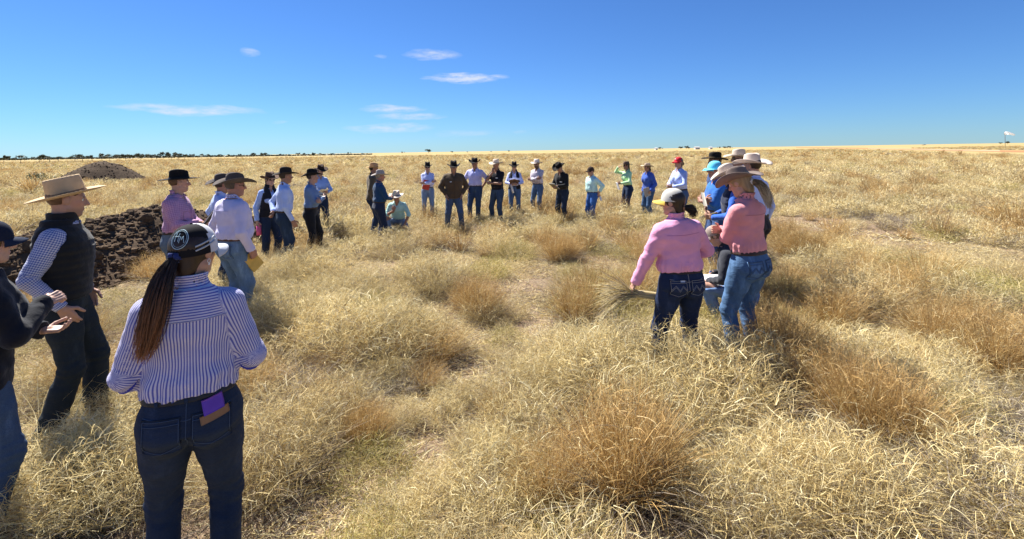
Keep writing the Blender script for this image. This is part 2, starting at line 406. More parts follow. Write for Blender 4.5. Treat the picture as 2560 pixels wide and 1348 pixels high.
def blades(n, rng, root_r, length, tilt, droop, width, kind, nseg=4, curl=0.3, spread=0.5, lift=0.0, zroot=(0, 0)):
    az = rng.uniform(0, 2 * math.pi, n); rad = root_r * np.sqrt(rng.uniform(0, 1, n))
    pos = np.stack([rad * np.cos(az), rad * np.sin(az), rng.uniform(zroot[0], zroot[1] + 1e-6, n)], 1)
    a = az + rng.normal(0, spread, n)
    Ln = rng.uniform(*length, n); thv = rng.uniform(*tilt, n); dr = rng.uniform(0.3, 1.0, n) * droop
    cur = rng.normal(0, curl, n); w = width * rng.uniform(0.6, 1.4, n); tw = rng.uniform(0, math.pi, n)
    P = [pos]; th_ = thv.copy(); a_ = a.copy()
    for s in range(nseg):
        dv = np.stack([np.sin(th_) * np.cos(a_), np.sin(th_) * np.sin(a_), np.cos(th_)], 1)
        P.append(P[-1] + dv * (Ln / nseg)[:, None]); th_ = np.minimum(th_ + dr / nseg * (0.6 + 0.8 * s / nseg), 2.6); a_ = a_ + cur
    P = np.stack(P, 1); P[..., 2] = np.maximum(P[..., 2], 0.004) + lift
    sd = np.stack([-np.sin(a) * np.cos(tw), np.cos(a) * np.cos(tw), np.sin(tw)], 1)
    k = nseg + 1; tap = np.interp(np.linspace(0, 1, k), [0, 0.6, 1], [1, 0.8, 0.15])
    off = sd[:, None] * (w[:, None] * tap)[:, :, None] * 0.5
    Vt = np.stack([P - off, P + off], 2).reshape(-1, 3)
    b = (np.arange(n) * k * 2)[:, None]; s = (np.arange(nseg) * 2)[None, :]
    Qd = np.stack([b + s, b + s + 1, b + s + 3, b + s + 2], -1).reshape(-1, 4)
    rv = np.repeat(np.clip(rng.normal(0.5, 0.28, n), 0, 1), k * 2); al = np.tile(np.repeat(np.linspace(0, 1, k), 2), n)
    return Vt, Qd, np.stack([rv, al, np.full(n * k * 2, float(kind))], 1)
def curls(n, rng, R, H, kind, width=0.0030, length=(0.06, 0.16), seg=3, shell=0.45, low=0.18):
    """fine leaves carried through the dome of a clump, leaning outwards and drooping"""
    az = rng.uniform(0, 2 * math.pi, n); cz = rng.uniform(low, 1, n); sz = np.sqrt(1 - cz * cz); f = rng.uniform(shell, 1.0, n) ** 0.7
    v, q, b = blades(n, rng, 0.0, length, (0.1, 1.25), 2.1, width, kind, seg, 0.30, 0.6)
    v = v.reshape(n, -1, 3)
    o = np.stack([R * f * sz * np.cos(az), R * f * sz * np.sin(az), H * f * cz + 0.01], 1)
    v = v + o[:, None]; v[..., 2] = np.maximum(v[..., 2], 0.004)
    return v.reshape(-1, 3), q, b
def clump(name, sets):
    V = []; Qs = []; A = []; o = 0
    for v, q, a in sets: V.append(v); Qs.append(q + o); A.append(a); o += len(v)
    return mesh_np(name, np.concatenate(V), np.concatenate(Qs), [M_grass], True, {'bl': np.concatenate(A)})
g = np.random.default_rng(11)
def proto(kind, d=1.0, w=1.0, seg=4):
    n = lambda k: max(8, int(k * d))
    if kind == 'straw':    # rounded mound of fine arching stems with drooping leaves
        return [blades(n(210), g, .15, (.22, .44), (0.05, 1.05), 2.1, .0027 * w, 0, seg, .22), curls(n(1000), g, .37, .36, 0, .0031 * w, (.04, .12), max(2, seg - 1)),
                curls(n(230), g, .35, .26, 2, .0028 * w, (.05, .15), max(2, seg - 1), .2), blades(n(130), g, .17, (.2, .45), (0.7, 1.5), .8, .0030 * w, 2, 3, .12)]
    if kind == 'yellow':   # lower, greener, very curly
        return [blades(n(160), g, .22, (.12, .30), (0.1, 1.2), 2.0, .0028 * w, 3, seg, .4), curls(n(560), g, .38, .25, 3, .0029 * w, (.04, .10), max(2, seg - 1)), curls(n(420), g, .38, .23, 0, .0029 * w, (.04, .12), max(2, seg - 1), .2)]
    if kind == 'orange':   # stiff upright tussock
        return [blades(n(420), g, .10, (.28, .56), (0.02, .70), .6, .0028 * w, 1, seg, .10), blades(n(120), g, .14, (.22, .48), (0.3, 1.1), 1.4, .0036 * w, 1, seg, .12),
                blades(n(150), g, .12, (.25, .55), (0.85, 1.5), .7, .0030 * w, 2, 3, .1), curls(n(380), g, .31, .46, 1, .0028 * w, (.05, .14), max(2, seg - 1), .5, .3), curls(n(260), g, .33, .30, 0, .0030 * w, (.04, .12), max(2, seg - 1), .5)]
    if kind == 'grey':     # collapsed dead stems
        return [blades(n(320), g, .2, (.2, .55), (0.9, 1.55), .6, .0028 * w, 2, 3, .10, .9), curls(n(380), g, .36, .15, 2, .0028 * w, (.05, .15), max(2, seg - 1), .2), curls(n(200), g, .36, .17, 0, .0028 * w, (.05, .15), max(2, seg - 1), .2)]
    if kind == 'wisp':     # loose sparse stems
        return [blades(n(110), g, .18, (.25, .58), (0.2, 1.15), 1.3, .003 * w, 0, 5, .10), curls(n(300), g, .36, .16, 0, .0030 * w, (.06, .16), max(2, seg - 1), .2)]
    if kind == 'litter':   # flat straw bits on the soil
        v1 = blades(n(420), g, .48, (.03, .13), (1.2, 1.56), .3, .0048 * w, 0, 2, .5, 3.0, .004, (0, .012)); v2 = blades(n(300), g, .48, (.03, .11), (1.2, 1.56), .3, .0048 * w, 2, 2, .5, 3.0, .004, (0, .012))
        v3 = blades(n(180), g, .48, (.05, .15), (.5, 1.45), 1.2, .004 * w, 0, 2, .5, 3.0, .0)
        return [v1, v2, v3]
KINDS = ['straw', 'straw', 'yellow', 'orange', 'grey', 'wisp', 'litter']
def proto_set(tagname, d, w, seg, kinds=KINDS):
    c = bpy.data.collections.new('grass_' + tagname); out = []
    for q, k in enumerate(kinds):
        o = bpy.data.objects.new('grass_clump_%02d' % q, clump('grass_' + k, proto(k, d, w, seg))); c.objects.link(o); out.append(o)
    return c, out
def scatter(name, pts, rot, scl, idx, coll, label):
    me = bpy.data.meshes.new(name); me.vertices.add(len(pts)); me.vertices.foreach_set('co', np.asarray(pts, np.float32).ravel())
    a = me.attributes.new('rot', 'FLOAT_VECTOR', 'POINT'); a.data.foreach_set('vector', np.asarray(rot, np.float32).ravel())
    a = me.attributes.new('scl', 'FLOAT_VECTOR', 'POINT'); a.data.foreach_set('vector', np.asarray(scl, np.float32).ravel())
    a = me.attributes.new('idx', 'INT', 'POINT'); a.data.foreach_set('value', np.asarray(idx, np.int32))
    me.materials.append(M_grass)
    o = new_obj(name, me); tag(o, label, 'grass', kind='stuff')
    ng = bpy.data.node_groups.new(name, 'GeometryNodeTree')
    ng.interface.new_socket('Geometry', in_out='INPUT', socket_type='NodeSocketGeometry'); ng.interface.new_socket('Geometry', in_out='OUTPUT', socket_type='NodeSocketGeometry')
    N = ng.nodes; gi = N.new('NodeGroupInput'); go = N.new('NodeGroupOutput'); ip = N.new('GeometryNodeInstanceOnPoints'); ci = N.new('GeometryNodeCollectionInfo')
    ci.inputs['Collection'].default_value = coll; ci.inputs['Separate Children'].default_value = True; ci.inputs['Reset Children'].default_value = True
    ng.links.new(gi.outputs[0], ip.inputs['Points']); ng.links.new(ci.outputs[0], ip.inputs['Instance']); ip.inputs['Pick Instance'].default_value = True
    for nm, ty, sk in (('idx', 'INT', 'Instance Index'), ('rot', 'FLOAT_VECTOR', 'Rotation'), ('scl', 'FLOAT_VECTOR', 'Scale')):
        na_ = N.new('GeometryNodeInputNamedAttribute'); na_.data_type = ty; na_.inputs['Name'].default_value = nm
        if sk == 'Rotation':
            er = N.new('FunctionNodeEulerToRotation'); ng.links.new(na_.outputs[0], er.inputs[0]); ng.links.new(er.outputs[0], ip.inputs[sk])
        else: ng.links.new(na_.outputs[0], ip.inputs[sk])
    ng.links.new(ip.outputs[0], go.inputs[0])
    md = o.modifiers.new('scatter', 'NODES'); md.node_group = ng
    return o
def jitter(xmin, xmax, ymin, ymax, step, rng):
    xs = np.arange(xmin, xmax, step); ys = np.arange(ymin, ymax, step); X, Y = np.meshgrid(xs, ys)
    return X.ravel() + rng.uniform(-.55, .55, X.size) * step, Y.ravel() + rng.uniform(-.55, .55, X.size) * step
# bare soil patches (photo pixel centre, radius x, radius y in metres)
BARE = [(at(1300, 845), .7, .45), (at(1200, 930), .4, .4), (at(1060, 1130), .42, .32), (at(1010, 1010), .3, .25), (at(2060, 1180), .35, .3), (at(1930, 1120), .3, .25), (at(1975, 670), .8, .7), (at(930, 600), 1.0, .8), (at(950, 690), .6, .4), (at(860, 1250), .4, .3),
        (at(2330, 1180), .5, .35), (at(780, 1090), .35, .3), (at(300, 740), .8, .5), (at(620, 1320), .5, .5), (at(1960, 790), .5, .4)]
def bare_mask(x, y):
    m = np.zeros(len(x))
    for p, a, b in BARE: m = np.maximum(m, 1.25 - ((x - p.x) / a) ** 2 - ((y - p.y) / b) ** 2)
    return np.clip(m, 0, 1)
HEAP = [(-9.2, 7.7, 1.15, 1.6), (-7.9, 7.5, .85, 1.4), (-7.6, 8.6, .85, 1.35), (-7.3, 9.8, .92, 1.35), (-6.4, 10.9, .72, 1.2), (-5.5, 11.4, .42, .9)]
def heap_h(x, y):
    x = np.asarray(x, float); y = np.asarray(y, float); h = np.full(x.shape, -1.0)
    for (a, b) in zip(HEAP[:-1], HEAP[1:]):
        ax, ay, ah, aw = a; bx, by, bh, bw = b; dx, dy = bx - ax, by - ay
        t = np.clip(((x - ax) * dx + (y - ay) * dy) / (dx * dx + dy * dy), 0, 1)
        d = np.hypot(x - ax - t * dx, y - ay - t * dy); hh = ah + t * (bh - ah); w = aw + t * (bw - aw)
        h = np.maximum(h, hh * (1 - (d / w) ** 1.25))
    return h
MOUND = (at(255, 455), 3.6, 2.6, 1.72)
SHARP = (lambda x, y: np.hypot((x - MOUND[0].x) / MOUND[1], (y - MOUND[0].y) / MOUND[2]))
def allowed(x, y):
    ok = (heap_h(x, y) < 0.02) & (SHARP(x, y) > 1.0)
    ok &= np.hypot(x, y) > 1.9
    ok &= (y > 1.2)
    ppx = CX + x / np.maximum(y, .1) * F; ppy = HY + (CX - ppx) * math.tan(ROLL) + CAMH * F / np.maximum(y, .1)     # keep the airstrip and its mown verge clear
    ok &= ~((ppx > 1960) & (ppy > np.interp(ppx, [1990, 2150, 2350, 2560, 2760], [367.6, 369.4, 372.6, 376.4, 379.6]) - .3) & (ppy < np.interp(ppx, [1990, 2150, 2350, 2560, 2760], [370.5, 375.5, 384.0, 393.0, 401.0])))
    return ok
def pick(x, y, rng, near=True):
    """index into KINDS by patches"""
    n = len(x); u = rng.uniform(0, 1, n); f = fbm(x, y, 21, 0.55, 3); f2 = fbm(x, y, 47, 0.9, 2); f3 = fbm(x, y, 77, .8, 2)
    idx = np.where(u < .5, 0, 1)
    idx = np.where((f2 > .56) & (u < .75), 2, idx); idx = np.where((f > .60) & (u < .42), 3, idx); idx = np.where((f3 > .60) & (u > .55), 4, idx)
    idx = np.where(rng.uniform(0, 1, n) < .12, 5, idx); idx = np.where(rng.uniform(0, 1, n) < .03, 3, idx)
    return idx
def field(name, step, y0, y1, margin, coll, smul, rng, label, litter_step=None, xlim=None, thin=0.0):
    xm = (y1 * 1.12 + margin)
    x, y = jitter(-xm, xm, max(1.2, y0 - 2), y1, step, rng)
    r = y
    k = (r >= y0) & (r < y1) & (np.abs(x) < y * 1.12 + margin) & allowed(x, y)
    b = bare_mask(x, y); k &= (rng.uniform(0, 1, len(x)) > b * 1.3)
    if thin: k &= fbm(x, y, 5, 0.5, 2) + rng.uniform(-.15, .15, len(x)) > thin
    x, y = x[k], y[k]; idx = pick(x, y, rng)
    size = (0.50 + 1.05 * fbm(x, y, 91, 0.8, 2)) * rng.uniform(.75, 1.25, len(x)) * smul
    size *= np.where(bare_mask(x, y) > 0, .5, 1)
    if litter_step:
        lx, ly = jitter(-xm, xm, max(1.2, y0 - 2), y1, litter_step, rng); kk = (ly >= y0) & (np.abs(lx) < ly * 1.12 + margin) & (heap_h(lx, ly) < .02) & (SHARP(lx, ly) > .98)
        lx, ly = lx[kk], ly[kk]; x = np.concatenate([x, lx]); y = np.concatenate([y, ly]); idx = np.concatenate([idx, np.full(len(lx), 6)]); size = np.concatenate([size, rng.uniform(.8, 1.3, len(lx)) * max(1, smul * .8)])
    n = len(x); rot = np.stack([rng.normal(0, .10, n), rng.normal(0, .10, n), rng.uniform(0, 6.283, n)], 1); rot[idx == 6, :2] = 0
    scl = np.stack([size * rng.uniform(.85, 1.2, n), size * rng.uniform(.85, 1.2, n), size * rng.uniform(.75, 1.12, n)], 1)
    pts = np.stack([x, y, ground_z(x, y) - .008], 1)
    return scatter(name, pts, rot, scl, idx, coll, label)
c_near, p_near = proto_set('near', 1.0, 1.0, 4)
c_mid, p_mid = proto_set('mid', .34, 2.5, 3)
c_far, p_far = proto_set('far', .16, 5.2, 3)
c_vfar, p_vfar = proto_set('distant', .06, 16.0, 2)
gr = np.random.default_rng(5)
field('dry_grass', .33, 1.2, 9.5, 1.2, c_near, .90, gr, 'straw-coloured dry grass with curled leaves in front of the people', litter_step=.55, thin=.495)
field('dry_grass_field', .45, 9.5, 27, 2.5, c_mid, 1.08, gr, 'dry straw grass field around the ring of people', litter_step=1.1, thin=.34)
field('distant_dry_grass', .85, 27, 80, 6, c_far, 1.25, gr, 'pale dry grass of the open plain behind the people', thin=.22)
field('far_plain_grass', 2.6, 80, 260, 10, c_vfar, 1.55, gr, 'dry grass of the far plain below the horizon')
# the most prominent tussocks, one by one: photo pixel of the base, kind, size
TK = {'straw': (0, 'broad pale straw-coloured grass tussock with drooping curly leaves', 'pale straw tussocks'),
      'orange': (3, 'stiff orange-brown grass tussock standing above the straw', 'orange-brown tussocks'),
      'yellow': (2, 'low yellow-green grass tussock with curled leaves', 'yellow-green tussocks'),
      'grey': (4, 'collapsed grey tussock of dead grass stems', 'collapsed grey tussocks')}
TUSS = [(1130, 1010, 'straw', .45), (1010, 1060, 'straw', .40), (1180, 1130, 'straw', .45), (1290, 1010, 'straw', .8), (1320, 1130, 'straw', .85), (940, 1200, 'yellow', .8), (1090, 1240, 'straw', .45), (1240, 1260, 'straw', .8), (850, 1060, 'straw', .75), (1090, 880, 'straw', .85), (1370, 1260, 'orange', .75),
        (1700, 1010, 'straw', 1.25), (1800, 1050, 'straw', 1.15), (1500, 1000, 'straw', 1.15), (1640, 1120, 'straw', 1.1), (1420, 960, 'straw', 1.0), (1880, 1000, 'straw', 1.1), (1560, 940, 'straw', 1.0), (1760, 930, 'straw', .95),
        (1555, 1230, 'orange', 1.15), (1580, 1215, 'orange', 1.0), (2180, 1120, 'orange', 1.05), (2130, 1080, 'orange', 1.0), (2250, 1130, 'orange', .95), (2050, 990, 'orange', .9), (1930, 930, 'orange', 1.05), (1985, 905, 'orange', .9), (1890, 880, 'orange', .85),
        (2080, 830, 'orange', 1.0), (2160, 800, 'straw', 1.2), (2330, 880, 'orange', 1.0), (2420, 860, 'orange', .9), (2480, 940, 'orange', 1.0), (2250, 770, 'orange', 1.0), (2370, 790, 'straw', 1.1), (1205, 785, 'orange', 1.0), (1175, 770, 'orange', .85), (1435, 800, 'orange', 1.0), (1390, 655, 'orange', 1.0), (1420, 650, 'orange', .9),
        (1530, 590, 'orange', 1.0), (920, 1110, 'orange', .55), (905, 1095, 'orange', .5), (1970, 625, 'orange', 1.25), (1940, 610, 'orange', 1.1), (2000, 640, 'orange', 1.0), (2030, 700, 'straw', 1.0),
        (760, 715, 'straw', 1.15), (820, 720, 'straw', 1.1), (700, 730, 'straw', 1.0), (1090, 730, 'straw', 1.2), (1050, 715, 'straw', 1.0), (880, 880, 'straw', 1.2), (960, 900, 'straw', 1.2), (1010, 870, 'straw', 1.0), (720, 830, 'straw', 1.1), (800, 860, 'straw', 1.0), (660, 850, 'straw', .9),
        (1240, 640, 'straw', 1.1), (1290, 650, 'yellow', 1.2), (1220, 700, 'yellow', 1.1), (1270, 860, 'yellow', .7), (980, 640, 'straw', 1.1), (1060, 620, 'straw', 1.2), (1350, 600, 'straw', 1.1), (1450, 620, 'straw', 1.1),
        (170, 1230, 'straw', .85), (250, 1260, 'straw', .9), (300, 1180, 'straw', .8), (330, 1270, 'straw', .85), (130, 1300, 'straw', .8), (200, 1160, 'straw', .6), (700, 1150, 'straw', 1.0), (650, 1220, 'straw', .95), (760, 1000, 'grey', 1.0), (700, 980, 'grey', 1.1), (1000, 960, 'grey', .8),
        (1760, 1200, 'grey', 1.2), (1850, 1180, 'grey', 1.1), (2350, 1190, 'grey', 1.2), (2250, 1230, 'grey', 1.0), (1330, 900, 'grey', .7), (2430, 1050, 'grey', 1.1), (1950, 1290, 'straw', .9), (2050, 1260, 'straw', .9), (2150, 1300, 'straw', .85), (2480, 1300, 'straw', .9), (1850, 1330, 'straw', .8)]
_all = proto_set('near_b', 1.6, 1.0, 5, ['straw', 'straw', 'orange', 'orange', 'yellow', 'grey'])[1]
TM = {'straw': [_all[0].data, _all[1].data], 'orange': [_all[2].data, _all[3].data], 'yellow': [_all[4].data], 'grey': [_all[5].data]}
TOBJ = []
for q, (px, py, k, s) in enumerate(TUSS):
    p = at(px, py); o = new_obj('grass_tussock', TM[k][q % len(TM[k])])
    o.location = (p.x, p.y, float(ground_z(p.x, p.y)) - .01); o.rotation_euler = (gr.normal(0, .06), gr.normal(0, .06), gr.uniform(0, 6.28)); s *= {'straw': 1.32, 'orange': 1.12}.get(k, 1.1); o.scale = (s, s, s * 1.08); TOBJ.append((o, k))
    tag(o, TK[k][1], 'grass tussock', TK[k][2])

# ------------------------------------------------------------------ heaps of dug soil
def soil_mat(name, a, b, c):
    t = NT(name); p = t.pos(); f = t.noise(3.0, 6, p, 0.7)
    cc = t.ramp(f, [(0.3, a), (0.5, b), (0.7, c)])
    return t.done(t.bsdf(cc, 0.95, t.bump(t.math('ADD', t.noise(14, 6, p, 0.7), t.math('MULTIPLY', t.noise(60, 3, p), .3)), 0.9, 0.05), 0.1))
M_soil = soil_mat('dug_soil', (0.080, 0.054, 0.034), (0.105, 0.072, 0.046), (0.140, 0.098, 0.064))
M_clod = soil_mat('clod_soil', (0.085, 0.057, 0.035), (0.135, 0.092, 0.058), (0.20, 0.142, 0.092))
M_soil2 = soil_mat('old_spoil', (0.050, 0.034, 0.022), (0.075, 0.052, 0.034), (0.105, 0.076, 0.050))
def clod_mesh(seed):
    import bmesh
    bm = bmesh.new(); bmesh.ops.create_icosphere(bm, subdivisions=2, radius=1.0); r = np.random.default_rng(seed); d = [Vector(r.normal(0, 1, 3)).normalized() for _ in range(7)]
    am = r.uniform(.55, .92, 7); sc = r.uniform(.7, 1.15, 3)
    for v in bm.verts:
        p = v.co.copy()
        for dd, a in zip(d, am):
            e = p.dot(dd)
            if e > a: p -= dd * (e - a)
        p += v.co * float(r.normal(0, .045)); v.co = Vector((p.x * sc[0], p.y * sc[1], p.z * sc[2] * .8))
    me = bpy.data.meshes.new('clod'); bm.to_mesh(me); bm.free(); me.materials.append(M_clod); return me
CL = [clod_mesh(s) for s in range(8)]
def heap_surf(x, y):
    h = heap_h(x, y); return h + (fbm(x, y, 61, 1.8, 3) - .5) * .26 * np.clip(h * 3 + .25, 0, 1)
xs = np.arange(-11.2, -4.2, .06); ys = np.arange(5.6, 12.8, .06); X, Y = np.meshgrid(xs, ys); Z = heap_surf(X, Y)
nx, ny = len(xs), len(ys); I = np.arange(nx * ny).reshape(ny, nx)
Qh = np.stack([I[:-1, :-1], I[:-1, 1:], I[1:, 1:], I[1:, :-1]], -1).reshape(-1, 4)
Qh = Qh[(heap_h(X, Y).ravel()[Qh].max(1) > -.04)]
used = np.unique(Qh); rm = -np.ones(nx * ny, int); rm[used] = np.arange(len(used))
Vh = np.stack([X.ravel(), Y.ravel(), np.maximum(Z.ravel(), -.15) + ground_z(X.ravel(), Y.ravel())], 1)[used]
heap = new_obj('soil_heap', None); heap.location = (-7.4, 9.0, 0); tag(heap, 'long bank of freshly dug dark brown clods behind the man in the black vest', 'soil heap')
hm = new_obj('soil_core', mesh_np('soil_core', Vh - np.array([-7.4, 9.0, 0]), rm[Qh], [M_soil]), heap)
hr = np.random.default_rng(3); n = 0
while n < 298:
    x = hr.uniform(-10.6, -4.6); y = hr.uniform(6.0, 12.2); h = float(heap_h(x, y))
    if h < .03 or (h < .2 and hr.uniform() < .4): continue
    s = hr.choice([hr.uniform(.035, .06), hr.uniform(.055, .10), hr.uniform(.10, .15)], p=[.5, .38, .12])
    o = new_obj('clod', CL[n % 8], heap); o.location = (x + 7.4, y - 9.0, float(heap_surf(x, y)) + float(ground_z(x, y)) + s * .18); o.scale = (s, s, s); o.rotation_euler = tuple(hr.uniform(0, 6.28, 3)); n += 1
# crumbs joined into one part
base = np.array([v.co[:] for v in CL[0].vertices], np.float32)
import bmesh as _bm
b0 = _bm.new(); _bm.ops.create_icosphere(b0, subdivisions=1, radius=1.0); cv_ = np.array([v.co[:] for v in b0.verts], np.float32); cf_ = np.array([[v.index for v in f.verts] for f in b0.faces]); b0.free()
def crumbs(nn, sampler, mat, name, parent, org):
    V = []; Fc = []
    for q in range(nn):
        x, y, z, s = sampler(); v = cv_ * hr.uniform(.6, 1.25, (len(cv_), 1)) * s * np.array([1, 1, .75]) + np.array([x, y, z]) - org
        V.append(v); Fc.append(cf_ + q * len(cv_))
    o = new_obj(name, mesh_np(name, np.concatenate(V), np.concatenate(Fc), [mat], False), parent); tag(o, kind='stuff'); return o
def smp():
    while True:
        x = hr.uniform(-10.8, -4.4); y = hr.uniform(5.8, 12.5); h = float(heap_h(x, y))
        if h > -.12: return x, y, max(0, float(heap_surf(x, y))) + float(ground_z(x, y)) + .01, hr.choice([hr.uniform(.014, .035), hr.uniform(.03, .075)], p=[.7, .3])
crumbs(6500, smp, M_clod, 'soil_crumbs', heap, np.array([-7.4, 9.0, 0]))
# older rounded mound further out
mp, mrx, mry, mh = MOUND
a_ = np.linspace(0, 2 * math.pi, 73)[:-1]; r_ = np.linspace(0, 1.12, 34)[1:]
RX = r_[:, None] * np.cos(a_) ; RY = r_[:, None] * np.sin(a_)
def mound_h(u, v):
    r = np.hypot(u, v); s = np.where(u < 0, 1.0, 1.0)
    return mh * np.clip(np.cos(np.clip(r, 0, 1.1) * math.pi / 2), -.1, 1) ** 1 * (1 - .10 * r) * (1 + .12 * (fbm(u * 3, v * 3, 9, 1.0, 3) - .5)) + (fbm(u * 3.3, v * 2.4, 31, 2.5, 4) - .5) * .16 * np.clip(1.15 - r, 0, 1)
MZ = mound_h(RX, RY); nA_ = len(a_)
Vm = np.stack([RX * mrx, RY * mry, MZ], -1).reshape(-1, 3); Vm = np.vstack([Vm, [[0, 0, float(mound_h(np.array(0.), np.array(0.)))]]])
i = (np.arange(len(r_) - 1) * nA_)[:, None]; j = np.arange(nA_)[None]; j2 = (j + 1) % nA_
Qm = np.stack([i + j, i + nA_ + j, i + nA_ + j2, i + j2], -1).reshape(-1, 4); Tm = np.stack([np.full(nA_, len(Vm) - 1), np.arange(nA_), (np.arange(nA_) + 1) % nA_], -1)
mound = new_obj('soil_mound', None); mound.location = (mp.x, mp.y, float(ground_z(mp.x, mp.y)) - .03); tag(mound, 'rounded mound of old dark soil standing out in the dry grass', 'soil mound')
new_obj('soil_core', mesh_np('mound_core', Vm, [Qm, Tm], [M_soil2]), mound)
def smp2():
    while True:
        u, v = hr.uniform(-1.08, 1.08, 2)
        if math.hypot(u, v) < 1.08: return u * mrx, v * mry, float(mound_h(np.array(u), np.array(v))), hr.uniform(.03, .09)
crumbs(330, smp2, M_soil2, 'soil_lumps', mound, np.zeros(3))

# ------------------------------------------------------------------ far trees, fence, gates, windsock, homestead
M_leaf = None
def leaf_mat(name, a, b):
    t = NT(name); f = t.attr('lv', 'Fac'); c = t.ramp(f, [(0.0, a), (1.0, b)])
    k = t.mr(t.n('ShaderNodeObjectInfo').outputs['Random'], 0, 1, .8, 1.2); sc = t.n('ShaderNodeVectorMath', operation='SCALE'); t.l(c, sc.inputs[0]); t.l(k, sc.inputs['Scale'])
    return t.done(t.bsdf(sc.outputs[0], .6, None, .3))
M_leaf = leaf_mat('tree_leaves', (.030, .040, .024), (.075, .090, .050)); M_leafg = leaf_mat('shrub_leaves', (.06, .085, .03), (.15, .18, .07)); M_bark = plain('bark', (.10, .08, .06), .9)
def tree_mesh(seed, H, W, nleaf=420, leaf=.5, mat=M_leaf):
    r = np.random.default_rng(seed); nc = r.integers(5, 9)
    cc = np.stack([r.normal(0, W * .26, nc), r.normal(0, W * .26, nc), H * r.uniform(.5, .88, nc)], 1); cr = r.uniform(.16, .30, nc) * W
    k = r.integers(0, nc, nleaf); d = r.normal(0, 1, (nleaf, 3)); d /= np.linalg.norm(d, axis=1, keepdims=True)
    P = cc[k] + d * (cr[k] * r.uniform(.5, 1.05, nleaf))[:, None] * np.array([1, 1, .75])
    a = r.normal(0, 1, (nleaf, 3)); a /= np.linalg.norm(a, axis=1, keepdims=True); b = np.cross(a, d); b /= np.linalg.norm(b, axis=1, keepdims=True) + 1e-6
    s = leaf * r.uniform(.5, 1.2, nleaf)[:, None]
    V = np.stack([P - a * s, P + b * s * .7, P + a * s, P - b * s * .7], 1).reshape(-1, 3); Qd = np.arange(nleaf * 4).reshape(-1, 4)
    crown = mesh_np('crown', V, Qd, [mat], False, {'lv': np.repeat(r.uniform(0, 1, nleaf), 4)})
    lines = [[(0, 0, -.1), (r.normal(0, .04 * W), 0, H * .2), (r.normal(0, .05 * W), r.normal(0, .05 * W), H * .4), (0, 0, H * .6)]]
    for q in range(min(5, nc)): lines.append([(0, 0, H * .28), tuple(cc[q] * [.3, .3, .62]), tuple(cc[q] * [.7, .7, .85]), tuple(cc[q])])
    tv, tq = tubes(np.array(lines), np.array([H * .028] + [H * .014] * (len(lines) - 1)), 6, .35)
    return crown, mesh_np('trunk', tv, tq, [M_bark])
TREES = [tree_mesh(s, 1.0, w, 420, .085) for s, w in ((1, .9), (2, 1.1), (3, .8), (4, 1.3), (5, 1.0), (6, 1.5))]
tr_ = np.random.default_rng(17)
def far_tree(px, top, base, dist, k, label, group, name='far_tree', wmul=1.0):
    H = (base - top) / F * dist
    o = new_obj(name, None); o.location = (at_depth(px, dist), dist, 0); o.scale = (H * wmul, H * wmul, H); o.rotation_euler = (0, 0, tr_.uniform(0, 6.28))
    tag(o, label, 'tree', group)
    new_obj('crown', TREES[k][0], o); new_obj('trunk', TREES[k][1], o)
LB = ('small dark tree in the tree line along the horizon', 'trees along the horizon')
for (px, h) in [(17, 14), (38, 9), (61, 13), (100, 10), (109, 14), (118, 9), (150, 7), (193, 13), (205, 8), (220, 9), (229, 10), (254, 14), (266, 9), (278, 12), (290, 11), (300, 10), (313, 12), (322, 9), (331, 11), (345, 13), (354, 12), (365, 11), (379, 11), (392, 9), (408, 15), (420, 12), (436, 14), (446, 11), (462, 8), (480, 8), (505, 8), (520, 7), (548, 6), (570, 6), (600, 6), (633, 10), (655, 10), (662, 8), (700, 6), (745, 7), (760, 6), (784, 9), (800, 5), (830, 5), (870, 6), (905, 4)]:
    d = 420 + (h < 9) * 180 + tr_.uniform(-30, 60); far_tree(px, 0, h * 1.05, d, int(tr_.integers(0, 6)), *LB, wmul=1.15)
for (px, h) in [(1071, 9), (1130, 4), (1168, 3), (1272, 4), (1228, 3), (1005, 5), (1650, 6), (1702, 7), (1716, 8), (1722, 6), (1778, 5), (1800, 5), (1812, 5), (1818, 6), (1825, 4), (2502, 5), (2519, 7), (2310, 3)]:
    far_tree(px, 0, h * 1.1, 700, int(tr_.integers(0, 6)), 'tiny lone tree on the far horizon', 'lone trees on the horizon', wmul=1.2)
# low dark scrub under the tree line: one far mass
def scrub():
    r = np.random.default_rng(23); n = 5200; px = r.uniform(-120, 930, n); dist = r.uniform(520, 640, n)
    hh = np.interp(px, [-120, 100, 300, 500, 700, 930], [3.6, 3.0, 3.0, 2.4, 1.8, 1.0]) * (0.35 + .75 * fbm(px, px * 0, 5, .04, 3))
    P = np.stack([(px - CX) / F * dist, dist, hh * r.uniform(0, 1, n) ** .7], 1); a = r.normal(0, 1, (n, 3)); a /= np.linalg.norm(a, axis=1, keepdims=True); b = np.cross(a, r.normal(0, 1, (n, 3))); b /= np.linalg.norm(b, axis=1, keepdims=True)
    s = r.uniform(.5, 1.2, (n, 1)); V = np.stack([P - a * s, P + b * s, P + a * s, P - b * s], 1).reshape(-1, 3)
    o = new_obj('far_scrub', mesh_np('far_scrub', V, np.arange(n * 4).reshape(-1, 4), [M_leaf], False, {'lv': np.repeat(r.uniform(0, 1, n), 4)})); tag(o, 'low dark scrub below the horizon trees', 'scrub', kind='stuff')
scrub()
